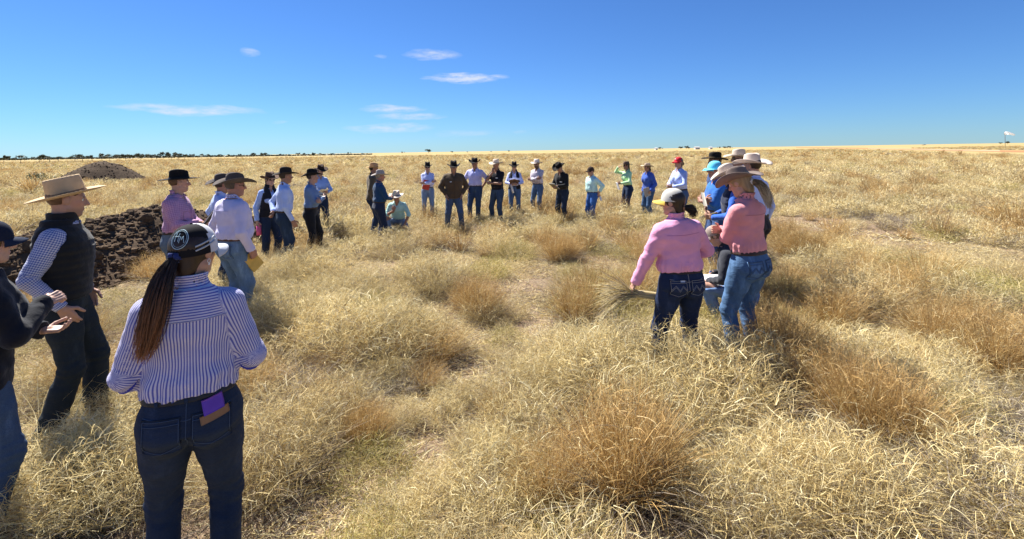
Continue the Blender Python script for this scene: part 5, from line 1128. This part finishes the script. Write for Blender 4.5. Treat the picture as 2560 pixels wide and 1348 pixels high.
C['aqua'] = person(dict(px=1793, z=7.5, yaw=112, s=S_(7.5, 1793, 403, 1.77), seed=55, skin='red', label='person in aqua sun hat and bright blue shirt with bare folded forearms', hat=dict(k='bucket', c=(.16, .62, .80), c2=(.05, .16, .22), split=-.05, L=.05), jeans=denim((.05, .09, .2)), shirt=fabric((.030, .14, .46)), sleeve=.46, hr='fold', hl='fold', w=1.1))
C['navy_vest_grass'] = person(dict(px=1836, z=6.3, yaw=98, s=S_(6.3, 1836, 411), seed=57, hp=24, skin='tan', label='man in navy vest, royal blue sleeves and beige hat inspecting a grass stem', hat=hat((.52, .44, .37), brim=.11, curl=.05, dip=.02), jeans=JD, shirt=fabric((.035, .12, .48)), vest=fabric((.012, .018, .045)), hr='hold', hl='hold'))
C['cream_pale'] = person(dict(px=1888, z=6.4, yaw=62, s=S_(6.4, 1888, 388), seed=59, skin='fair', hp=4, label='man in pale blue shirt and wide cream hat behind the woman in salmon', hat=hat((.56, .47, .40), brim=.12, curl=.045, dip=.02), jeans=fabric((.016, .016, .02)), legname='trousers', shirt=fabric((.50, .60, .92)), hr='hang', hl='pocket'))
C['salmon'] = person(dict(px=1868, z=4.5, yaw=58, s=1.055, f=True, seed=61, hy=10, hp=22, ht=0, skin='fair', w=1.10, hairstyle='long', hair=(.34, .23, .115), hairtip=(.66, .52, .31), label='woman in salmon shirt and blue jeans with folded arms and blonde ponytail',
    hat=hat((.165, .128, .112), brim=.108, crown=.11, curl=.055, dip=.03), jeans=denim((.075, .15, .28), .8), beltc=(.05, .03, .02), shirt=fabric((.66, .27, .29)), hr='fold', hl='fold', fr=(.12, .04), fl=(-.13, .06), slim=.5,
    tail=dict(pts=[(0, -.09, -.02), (.0, -.125, -.015), (.0, -.165, -.05), (.01, -.19, -.13), (.015, -.185, -.22), (.0, -.165, -.30)], w=[.014, .020, .036, .040, .036, .016], n=300, r=.0032, tie='band', tiec=(.6, .6, .62), tie_at=1, curl=1.0, wave=.022)))
C['pink'] = person(dict(px=1703, z=4.3, yaw=28, s=S_(4.3, 1703, 455, 1.77), f=True, seed=63, hy=46, hp=4, skin='fair', w=1.16, shades=True, hairstyle='long', hair=(.030, .018, .011), label='woman in bright pink shirt and grey cap holding a bundle of dry grass',
    hat=cap((.52, .50, .45), c2=(.50, .48, .42), split=-.02, pc=(.72, .50, .10), L=.078, sz=1.10), jeans=denim((.016, .028, .070), .6), beltc=(.025, .02, .02), shirt=fabric((.74, .33, .50)), loose=.016,
    hl=((-.40, .12, .90), (-.6, -.8, 0), dict(curl=1.0, palm=(1, 0, -.2), dir=(-.55, .2, -.8), thumb=(.2, 1, 0))), hr=((.14, .22, 1.06), (1, -.3, -.4), dict(curl=.6, dir=(-.6, .7, 0))), fl=(-.24, .02, 0, 25), fr=(.12, .06), shift=(-.02, 0), tilt=-3,
    tail=dict(pts=[(0, -.085, -.045), (.0, -.125, -.055), (.015, -.165, -.055), (.03, -.185, -.09), (.035, -.17, -.15)], w=[.014, .026, .042, .040, .020], n=190, r=.0035, tie=True, tiec=(.30, .17, .11), tie_at=1, wave=.02, curl=1.0)))
C['crouch_writer'] = person(dict(px=1838, z=5.5, yaw=84, s=.98, seed=65, hp=30, skin='fair', f=True, hairstyle='long', hair=(.14, .09, .06), label='crouching person in dark shirt and taupe cap writing on white paper', hat=cap((.34, .27, .23), c2=(.42, .34, .28), split=-.01, L=.07, h=.108), jeans=denim((.12, .20, .36)), shirt=fabric((.030, .033, .042)), belt=False,
    drop=.52, lean=24, plean=.4, shift=(0, -.08), fr=(.14, -.30, .09), fl=(-.15, .18), kr=(.3, 1, -.5), kl=(-.25, 1, .2), hr=((.06, .28, 1.22), (.9, -.2, -.6), dict(curl=1.0, palm=(-.5, 0, -1), dir=(-.4, .8, -.3))), hl=((-.10, .30, 1.18), (-.9, -.2, -.6), dict(curl=.7, palm=(.3, 0, 1), dir=(.5, .8, 0)))))

# ------------------------------------------------------------------ things held or worn, close details
def frame_obj(o, F_, ctr, ax):
    """ax: columns = local x, y, z in the figure's own frame"""
    R = F_.M @ np.stack([nrm(a) for a in ax], 1); g_ = F_.tow(ctr); m = Matrix.Identity(4)
    for i in range(3):
        for j in range(3): m[i][j] = R[i, j]
        m[i][3] = g_[i]
    o.matrix_world = m; return o
def ortho(y, n): y = nrm(y); n = np.asarray(n, float); n = nrm(n - y * (n @ y)); return [np.cross(y, n), y, n]
def notebook(F_, ctr, y, n, c, label, cat='notebook', w=.15, h=.21, t=.014, open_=False, page=(.75, .73, .68)):
    root = new_obj('notebook' if cat == 'notebook' else cat.replace(' ', '_'), None); tag(root, label, cat); cm = plain('cover', c, .6); pm_ = plain('paper', page, .8)
    if open_:
        for sgn in (1, -1):
            V, Q = slab(w, h, t * .5); V = V @ roty(sgn * .35).T + np.array([sgn * w * .47, 0, w * .16]); new_obj('cover', mesh_np('cover', V, Q, [cm], False), root)
            V, Q = slab(w * .94, h * .95, t * .5); V = V @ roty(sgn * .35).T + np.array([sgn * w * .47, 0, w * .16 + t * .55]); new_obj('page', mesh_np('page', V, Q, [pm_], False), root)
    else:
        for sgn in (1, -1):
            V, Q = slab(w, h, .003); new_obj('cover', mesh_np('cover', V + np.array([0, 0, sgn * t / 2]), Q, [cm], False), root)
        V, Q = slab(w * .96, h * .96, t - .004); new_obj('pages', mesh_np('pages', V, Q, [pm_], False), root)
    return frame_obj(root, F_, ctr, ortho(y, n))
def sheet(F_, ctr, y, n, label, w=.21, h=.28, c=(.80, .80, .80)):
    V, Q = slab(w, h, .003, .015); o = new_obj('paper_sheet', mesh_np('paper_sheet', V, Q, [plain('paper', c, .8)], False)); tag(o, label, 'paper'); return frame_obj(o, F_, ctr, ortho(y, n))
def grip(n, k): return C[n].hinfo[k]['grip']
notebook(C['mauve'], grip('mauve', -1) + np.array([.04, .05, .06]), (0, .55, .75), (0, -.8, .6), (.035, .032, .036), 'dark clipboard held up by the man in the mauve shirt', 'clipboard', .22, .30)
F_ = C['lavender_back']; notebook(F_, grip('lavender_back', 1) + np.array([-.02, .015, -.07]), (.1, .55, -.8), (1, .1, .1), (.72, .44, .09), 'yellow notebook in the hand of the stout man in lavender', w=.16, h=.22, page=(.70, .48, .16))
notebook(C['hip_blue'], grip('hip_blue', 1) + np.array([0, .03, .06]), (0, .4, .8), (0, -.8, .4), (.03, .022, .02), 'dark notebook held by the man with hand on hip')
F_ = C['bottle_vest']; bt = new_obj('water_bottle', None); tag(bt, 'pink drink bottle hanging from the hand of the woman in dark vest', 'bottle'); frame_obj(bt, F_, grip('bottle_vest', 1) + np.array([0, .0, -.06]), ortho((0, 1, 0), (0, 0, 1)))
pk = plain('pink_plastic', (.72, .10, .25), .35, .5)
for nm, pts, r in (('bottle', [(0, 0, -.13), (0, 0, -.05), (0, 0, .04)], .042), ('lid', [(0, 0, .04), (0, 0, .06), (0, 0, .085)], .030)): tube_obj(nm, pts, r, pk, bt, 14)
sheet(C['behind_steel'], grip('behind_steel', -1) + np.array([.05, .02, .03]), (0, .8, .3), (0, -.3, .9), 'white page written on by the person in chambray')
notebook(C['navy_man'], grip('navy_man', 1) + np.array([-.03, .04, .06]), (0, .5, .8), (0, -.8, .5), (.02, .022, .03), 'black notebook held up by the navy-clad man')
notebook(C['red_folder'], np.array([.05, .165, 1.10]), (-.25, 0, 1), (0, 1, 0), (.55, .06, .04), 'red folder hugged by the woman in light jeans', 'folder', .20, .28, .012)
F_ = C['vest_reading']; notebook(F_, (grip('vest_reading', 1) + grip('vest_reading', -1)) / 2 + np.array([0, .02, .05]), (0, .55, .65), (0, -.7, .6), (.16, .09, .06), 'open brown notebook read by the woman in black vest', w=.14, h=.20, open_=True)
rl = tube_obj('rolled_paper', [(0, 0, -.13), (0, 0, 0), (0, 0, .13)], .030, plain('paper', (.78, .78, .80), .8), None, 12); tag(rl, 'white paper roll tucked at the belt of the woman in black vest', 'paper roll'); frame_obj(rl, F_, np.array([.07, .145, .95]), ortho((0, 1, 0), (.25, 0, 1)))
notebook(C['black_look_down'], (grip('black_look_down', 1) + grip('black_look_down', -1)) / 2 + np.array([0, .02, .03]), (0, .7, .5), (0, -.5, .8), (.24, .21, .12), 'khaki folder of papers held by the man looking down', 'folder', .20, .27, .015)
F_ = C['mint_cap']; rl = tube_obj('rolled_notebook', [(0, 0, -.12), (0, 0, 0), (0, 0, .12)], .024, plain('paper', (.70, .70, .74), .8), None, 12); tag(rl, 'pale rolled notebook poking out behind the man in mint shirt', 'notebook'); frame_obj(rl, F_, grip('mint_cap', -1) + np.array([-.03, -.02, -.03]), ortho((0, 1, .3), (-.45, -.35, -.6)))
notebook(C['lime'], grip('lime', -1) + np.array([.05, .0, -.10]), (0, .3, .9), (.2, 1, 0), (.72, .72, .74), 'white notepad held by the woman in lime green')
notebook(C['blue_fleece'], grip('blue_fleece', -1) + np.array([0, .05, .03]), (0, .3, .95), (-1, .3, 0), (.35, .31, .27), 'grey book held against the thigh of the woman in blue pullover', 'book', .17, .24, .02)
sheet(C['aqua'], grip('aqua', 1) + np.array([.02, .06, .0]), (0, .2, 1), (0, 1, .1), 'cream paper held by the person in aqua hat', .15, .21, (.75, .70, .60))
F_ = C['crouch_writer']; sheet(F_, (grip('crouch_writer', 1) + grip('crouch_writer', -1)) / 2 + np.array([-.08, .0, -.02]), (0, .9, -.1), (-.6, .1, .8), 'white sheet of paper on the knee of the crouching writer', .23, .31)
pn = tube_obj('pen', [(0, 0, -.01), (0, 0, .06), (0, 0, .13)], .0045, plain('pen_blue', (.04, .09, .45), .4), None, 8); tag(pn, 'blue pen in the hand of the crouching writer', 'pen'); frame_obj(pn, F_, grip('crouch_writer', 1) + np.array([0, .0, -.02]), ortho((0, 1, .2), (.3, -.2, 1)))
p = at(1762, 792); nb_ = new_obj('notebook', None); nb_.location = (p.x, p.y, .10); nb_.rotation_euler = (.15, -.1, .5); tag(nb_, 'yellow notebook lying in the grass beside the crouching writer', 'notebook')
for sgn in (1, -1): V, Q = slab(.16, .22, .003); new_obj('cover', mesh_np('cover', V + np.array([0, 0, sgn * .006]), Q, [plain('yellow_cover', (.70, .38, .06), .6)], False), nb_)
V, Q = slab(.154, .212, .009); new_obj('pages', mesh_np('pages', V, Q, [plain('paper', (.7, .5, .2), .8)], False), nb_)
# bundle of pulled grass in the pink woman's hand
def grass_bundle(name, F_, ctr, ax, n, Lc, Lf, rad, fl, label):
    r = np.random.default_rng(n); k = 7; lines = []; kinds = []
    for i in range(n):
        o = r.normal(0, 1, 2); o /= max(1, np.linalg.norm(o)); o *= rad; u = np.linspace(Lc * r.uniform(.8, 1.0), -Lf * r.uniform(.5, 1.0), k); f = np.clip(-u / Lf, 0, 1) ** 1.2
        sp = r.normal(0, fl, 2); lines.append(np.stack([u, o[0] + sp[0] * f, o[1] + sp[1] * f - .10 * f ** 2], 1))
    V, Q = tubes(np.array(lines), r.uniform(.0018, .0042, n), 4, .3); bl = np.stack([np.repeat(np.clip(r.normal(.6, .25, n), 0, 1), k * 4), np.tile(np.repeat(np.linspace(0, 1, k), 4), n), np.repeat(np.where(r.uniform(0, 1, n) < .35, 2.0, 0.0), k * 4)], 1)
    o = new_obj(name, mesh_np(name, V, Q, [M_grass], True, {'bl': bl})); tag(o, label, 'grass bundle'); return frame_obj(o, F_, ctr, ax)
F_ = C['pink']; yr = -F_.root.rotation_euler.z; wx = rotz(yr) @ np.array([1, .05, -.16]); wz = rotz(yr) @ np.array([.16, 0, 1.0])
grass_bundle('grass_bundle', F_, grip('pink', -1) + np.array([0, 0, -.02]), [wx, np.cross(wz, wx), wz], 300, .26, .34, .032, .15, 'bundle of pulled dry grass with cut stems in the pink shirted woman\'s hand')
F_ = C['navy_vest_grass']; grass_bundle('grass_sprig', F_, (grip('navy_vest_grass', 1) + grip('navy_vest_grass', -1)) / 2 + np.array([0, .03, .0]), ortho((1, 0, 0), (0, .3, 1)), 26, .16, .14, .012, .05, 'small grass sprig in the hands of the man in navy vest')
# --- surface details laid on clothes
def patch(F_, fn, uv, org, ex, ey, d, off, name, mat, parent, thick=.002, nu=10, nv=10, rnd=0.0):
    """cloth patch: rectangle in the plane (ex, ey) pushed along d onto the garment"""
    U, W = np.meshgrid(np.linspace(-.5, .5, nu), np.linspace(-.5, .5, nv), indexing='ij'); P = np.asarray(org)[None] + U.ravel()[:, None] * uv[0] * np.asarray(ex) + (W.ravel() * uv[1])[:, None] * np.asarray(ey) + (np.abs(U.ravel()) * rnd * (W.ravel() < -.45))[:, None] * np.asarray(ey)
    A = march(fn, P, d, 40, off); B = march(fn, P, d, 40, off - thick - .004); I = np.arange(nu * nv).reshape(nu, nv); q = np.stack([I[:-1, :-1], I[1:, :-1], I[1:, 1:], I[:-1, 1:]], -1).reshape(-1, 4)
    rim = np.concatenate([I[:, 0], I[-1, 1:], I[-2::-1, -1], I[0, -2:0:-1]]); n = nu * nv; r2 = np.roll(rim, -1); side = np.stack([rim, r2, r2 + n, rim + n], -1)
    return F_.add(name, np.concatenate([A, B]), [q, side], mat, parent)
def stitch(F_, fn, lines, d, off, name, mat, parent, r=.0016):
    parts = []
    for L in lines:
        L = np.asarray(L, float); t = np.linspace(0, len(L) - 1, 8 * (len(L) - 1) + 1); P = np.stack([np.interp(t, np.arange(len(L)), L[:, i]) for i in range(3)], 1); parts.append(tubes(march(fn, P, d, 40, off)[None], r, 4, 1.0))
    V, Q = merge(parts); return F_.add(name, V, Q, mat, parent)
def back_pocket(F_, k, mat, thr, design=False, w=.145, h=.150, zc=-.035):
    fn = F_.jf; B = lambda x, z: F_.pel + F_.Rp @ np.array([x, -.30, z]); d = F_.Rp @ np.array([0, -1.0, 0]); ex = F_.Rp @ np.array([1.0, 0, 0]); ez = F_.Rp @ np.array([0, 0, 1.0]); x0 = k * .092
    po = patch(F_, fn, (w, h), B(x0, zc), ex, ez, d, .004, 'back_pocket', mat, F_.jo, .003)
    x1, x2, z1, z2 = x0 - w / 2 + .006, x0 + w / 2 - .006, zc + h / 2 - .006, zc - h / 2 + .006; L = [[B(x1, z1), B(x1, z2 + .02), B(x0, z2), B(x2, z2 + .02), B(x2, z1), B(x1, z1)], [B(x1, z1 - .018), B(x2, z1 - .018)]]
    if design: L += [[B(x1, zc - .01), B(x0 - .03, zc + .03), B(x0, zc - .01), B(x0 + .03, zc + .03), B(x2, zc - .01)], [B(x1, zc - .022), B(x0 - .03, zc + .018), B(x0, zc - .022), B(x0 + .03, zc + .018), B(x2, zc - .022)]]
    stitch(F_, fn, L, d, .0065, 'stitching', thr, po); return B, d, ex, ez
thr_b = plain('stitch_gold', (.20, .13, .06), .7); thr_w = plain('stitch_pale', (.34, .33, .32), .7); thr_d = plain('stitch_blue', (.05, .08, .14), .7)
F_ = C['striped']; dm = denim((.020, .034, .066), .5)
for k in (1, -1): B, d, ex, ez = back_pocket(F_, k, dm, thr_d)
stitch(F_, F_.jf, [[B(0, .09), B(0, -.10)], [B(-.16, .045), B(0, .02), B(.16, .045)]], d, .001, 'seam', thr_d, F_.jo, .002)
for x in (-.11, 0, .11): patch(F_, F_.belt, (.014, .055), F_.pel + F_.Rp @ np.array([x, -.3, .105]), ex, ez, d, .003, 'belt_loop', dm, F_.jo, .002, 3, 6)
patch(F_, F_.jf, (.105, .034), B(.105, .018), nrm(ex + ez * .22), nrm(ez - ex * .22), d, .013, 'leather_patch', plain('tan_leather', (.28, .145, .065), .6), F_.jo, .004)
ph_ = patch(F_, F_.jf, (.076, .060), B(.098, .062), nrm(ex + ez * .22), nrm(ez - ex * .22), d, .014, 'phone_case', plain('purple_case', (.17, .06, .42), .45), None, .008)
P0 = F_.tow([0, 0, 0]); ph_.location = (float(F_.root.location.x), float(F_.root.location.y), float(F_.root.location.z)); ph_.rotation_euler = (0, 0, F_.root.rotation_euler.z); ph_.name = 'phone'; tag(ph_, 'purple phone sticking out of the striped woman\'s back pocket', 'phone')
# emblem and trim on her cap, scrunchie and earring
up_, R0_, sz_, ho_ = F_.cap; H_DOME = .122
def on_cap(az_deg, t, lift=.0):   # point on the dome, azimuth from +x, t 0 rim..1 top
    al = t * math.pi / 2; r = math.cos(al) ** .75; a = math.radians(az_deg); h_ = H_DOME
    v = np.array([.083 * r * math.cos(a), .103 * r * math.sin(a) - .004 * t, h_ * math.sin(al) ** .95]); n_ = nrm(v / np.array([.083, .103, H_DOME]) ** 2 + 1e-9); v = v + n_ * lift
    return v * sz_ @ R0_.T + up_
ctr_az, ctr_t = -78, .44
def em(u, w): return on_cap(ctr_az + u * 84, ctr_t + w * .84, .0015)      # u, w in emblem units
ring = [em(.30 * math.cos(a), .30 * math.sin(a)) for a in np.linspace(0, 2 * math.pi, 33)]
ring2 = [em(.25 * math.cos(a), .25 * math.sin(a)) for a in np.linspace(0, 2 * math.pi, 33)]
wm_ = plain('emblem_thread', (.42, .58, .64), .6); parts = [tubes(np.array([ring]), .0018, 5, 1.0), tubes(np.array([ring2]), .0008, 5, 1.0)]
def seg(*uw): P = np.array(uw, float); t = np.linspace(0, len(P) - 1, 6 * (len(P) - 1) + 1); return tubes(np.array([[em(np.interp(x, range(len(P)), P[:, 0]), np.interp(x, range(len(P)), P[:, 1])) for x in t]]), .0015, 5, 1.0)
parts += [seg((-.15, .17), (-.15, -.10)), seg((-.03, .17), (-.03, -.10)), seg((-.19, .05), (.01, .05)), seg((.01, -.14), (.04, .06), (.09, -.06), (.14, .06), (.17, -.14))]
V, Q = merge(parts); F_.add('emblem', F_.hfr(V), Q, wm_, ho_)
for dz in (0, .10): 
    tr = [on_cap(a, .10 + dz * .9 + (a + 40) * .0022, .001) for a in np.linspace(-38, 24, 12)]; V, Q = tubes(np.array([tr]), .0042, 6, 1.0); F_.add('trim', F_.hfr(V), Q, plain('cap_trim', (.42, .44, .46), .7), ho_)
V, Q = tubes(np.array([[on_cap(0, 1.0, .001 + z_) for z_ in (0, .002, .004)]]), .007, 10, .6); F_.add('button', F_.hfr(V), Q, felt((.012, .012, .014)), ho_)
a = np.linspace(0, 2 * math.pi, 17); V, Q = tubes(np.array([[(.084, -.004 + .009 * math.cos(t), -.040 + .009 * math.sin(t)) for t in a]]), .0014, 6, 1.0); V2, Q2 = tubes(np.array([[(.085, -.004, -.049), (.085, -.004, -.054), (.085, -.004, -.060)]]), .0045, 8, .7); V, Q = merge([(V, Q), (V2, Q2)]); F_.add('earring', F_.hfr(V), Q, plain('pearl', (.8, .78, .74), .25, .6))
# rolled cuff bands on her sleeves
for k in (1, -1):
    ax = nrm(F_.wri[k] - F_.elb[k])
    def cf(p, k=k, ax=ax): h = (p - F_.elb[k]) @ ax; return np.maximum(rcone(p, F_.elb[k], F_.wri[k], .066, .062), np.abs(h - .012) - .004)
    V, Q = polish(cf, F_.elb[k] - .1, F_.elb[k] + .1, .006); F_.add('cuff_trim', V, Q, fabric((.05, .06, .38)), F_.so)
# yoke seam and side seams on shirts seen from behind
def yoke(F_, c, z=.43, w=.15):
    d = F_.R @ np.array([0, -1.0, 0]); B = lambda x, zz: F_.pel + F_.R @ np.array([x, -.30, zz]); stitch(F_, F_.sf, [[B(-w, z + .005), B(0, z), B(w, z + .005)]], d, .0012, 'yoke_seam', fabric(c), F_.so, .0022)
yoke(F_, (.35, .35, .55)); yoke(C['pink'], (.52, .17, .34)); yoke(C['lavender_back'], (.45, .42, .66)); yoke(C['salmon'], (.48, .17, .18))
F_ = C['pink']; dm = denim((.018, .030, .075), .6)
for k in (1, -1): B, d, ex, ez = back_pocket(F_, k, dm, thr_w, True)
stitch(F_, F_.jf, [[B(0, .09), B(0, -.10)], [B(-.16, .045), B(0, .02), B(.16, .045)]], d, .001, 'seam', thr_w, F_.jo, .002)
patch(F_, F_.jf, (.040, .014), B(-.06, .032), ex, ez, d, .011, 'label_tag', plain('white_tag', (.5, .55, .65), .6), F_.jo, .003, 4, 4)
F_ = C['salmon']; dm = denim((.08, .155, .29), .8)
for k in (1, -1): B, d, ex, ez = back_pocket(F_, k, dm, thr_d, True)
for nm in ('lavender_back', 'vest'):
    F_ = C[nm]; back_pocket(F_, 1, F_.jo.data.materials[0], thr_d)
# chest pockets and badges on shirts seen from the front
def chest(F_, k, mat, w=.10, h=.115, z=.31, x=.085):
    d = F_.R @ np.array([0, 1.0, 0]); ex = F_.R @ np.array([1.0, 0, 0]); ez = F_.R @ np.array([0, 0, 1.0]); return patch(F_, F_.sf, (w, h), F_.pel + F_.R @ np.array([k * x, .30, z]), ex, ez, d, .0028, 'chest_pocket', mat, F_.so, .002, 8, 8)
for nm in ('mauve', 'sky_shirt', 'mint_cap', 'plaid_folded', 'lavender_front', 'crouch_mint'):
    for k in (1, -1): chest(C[nm], k, fabric({'mauve': (.44, .24, .38), 'sky_shirt': (.43, .54, .85), 'mint_cap': (.49, .75, .71), 'plaid_folded': (.60, .56, .62), 'lavender_front': (.55, .55, .89), 'crouch_mint': (.39, .65, .61)}[nm]))
wb = plain('badge_white', (.75, .77, .78), .7)
for nm, k, w, h, z in (('steel_folded', -1, .06, .03, .33), ('black_look_down', -1, .06, .03, .31), ('black_chin', -1, .06, .022, .36), ('brown_jacket', 1, .045, .02, .36), ('mint_cap', -1, .05, .02, .36)):
    F_ = C[nm]; d = F_.R @ np.array([0, 1.0, 0]); patch(F_, F_.sf, (w, h), F_.pel + F_.R @ np.array([k * .085, .30, z]), F_.R @ np.array([1.0, 0, 0]), F_.R @ np.array([0, 0, 1.0]), d, .009, 'badge', wb, F_.so, .002, 4, 4)
# white lettering panel on the red cap
H_DOME = .112; F_ = C['red_cap']; up_, R0_, sz_, ho_ = F_.cap
L = [[on_cap(78 + 8 * i, .30, .002), on_cap(80 + 8 * i, .45, .002), on_cap(83 + 8 * i, .30, .002)] for i in range(4)]; V, Q = tubes(np.array(L), .004, 5, 1.0); F_.add('lettering', F_.hfr(V), Q, wb, ho_)
# crown patch on the weathered cap

# front plackets and zips
def placket(F_, mat, zip_=False, lo=.12, hi=.455):
    d = F_.R @ np.array([0, 1.0, 0]); B = lambda x, z: F_.pel + F_.R @ np.array([x, .34, z]); L = [[B(0, lo), B(0, (lo + hi) / 2), B(0, hi)]] if zip_ else [[B(-.014, lo), B(-.014, hi)], [B(.014, lo), B(.014, hi)]]
    stitch(F_, F_.sf, L, d, .001, 'zip' if zip_ else 'placket', mat, F_.so, .0045 if zip_ else .0024)
placket(C['brown_jacket'], plain('zip_dark', (.02, .015, .012), .5), True, -.05, .45)
for nm, c in (('mauve', (.36, .18, .32)), ('sky_shirt', (.33, .42, .70)), ('mint_cap', (.38, .60, .57)), ('plaid_folded', (.45, .40, .48)), ('lavender_front', (.42, .42, .72)), ('red_folder', (.42, .46, .75)), ('lime', (.38, .62, .30)), ('black_look_down', (.03, .03, .035)), ('black_chin', (.03, .03, .04)), ('red_cap', (.34, .42, .7))): placket(C[nm], fabric(c))
# grass standing around the boots
fp = []; fr_ = np.random.default_rng(77)
for nm, F_ in C.items():
    for k in (1, -1):
        b = F_.tow(F_.ank[k]); dist = math.hypot(b[0], b[1])
        if dist < 5: continue
        for q in range(5):
            a = fr_.uniform(-math.pi, 0.4) if q < 3 else fr_.uniform(0, 6.28); r = fr_.uniform(.18, .48); fp.append((b[0] + r * math.cos(a), b[1] + r * math.sin(a) - .05, dist))
fp = np.array(fp); okk = allowed(fp[:, 0], fp[:, 1])
for nm, sel, coll, lab in (('grass_at_feet', fp[:, 2] < 9, c_near, 'dry grass standing around the boots of the nearer people'), ('grass_at_far_feet', fp[:, 2] >= 9, c_mid, 'dry grass standing around the boots of the far people')):
    P = fp[sel & okk]; n = len(P); sz = fr_.uniform(.55, .95, n); scatter(nm, np.stack([P[:, 0], P[:, 1], ground_z(P[:, 0], P[:, 1]) - .01], 1), np.stack([np.zeros(n), np.zeros(n), fr_.uniform(0, 6.28, n)], 1), np.stack([sz, sz, sz * 1.05], 1), fr_.choice([0, 1, 2, 5, 3], n, p=[.3, .3, .15, .15, .1]), coll, lab)
# name the prominent tussocks by who stands next to them
SHORT = {'navy_jacket': 'the woman in navy jacket', 'vest': 'the man in wide straw hat', 'striped': 'the woman in striped shirt', 'lavender_back': 'the stout man in lavender', 'sky_shirt': 'the man in sky blue shirt', 'steel_folded': 'the man in black trousers', 'navy_man': 'the navy-clad man', 'red_folder': 'the woman with red folder', 'brown_jacket': 'the man in brown jacket', 'lavender_front': 'the man in lavender with curled hat', 'mint_cap': 'the man in mint shirt', 'salmon': 'the woman in salmon', 'pink': 'the woman in pink shirt', 'crouch_writer': 'the crouching writer', 'mauve': 'the man in mauve'}
KN = {'straw': 'pale straw tussock', 'orange': 'orange-brown upright tussock', 'yellow': 'yellow-green tussock', 'grey': 'collapsed grey tussock'}; cand = []
for o, k in TOBJ:
    for nm in SHORT:
        r = C[nm].root.location; cand.append((math.hypot(o.location.x - r.x, o.location.y - r.y), nm, k, o))
seen = set(); done_ = set()
for dist, nm, k, o in sorted(cand, key=lambda t: t[0]):
    if dist > 1.9: break
    if (nm, k) in seen or o in done_: continue
    seen.add((nm, k)); done_.add(o); o['label'] = '%s %s %s' % (KN[k], 'growing closest to' , SHORT[nm])
for o, k in TOBJ:
    if o not in done_: o['label'] = o['label'] + ', away from people'
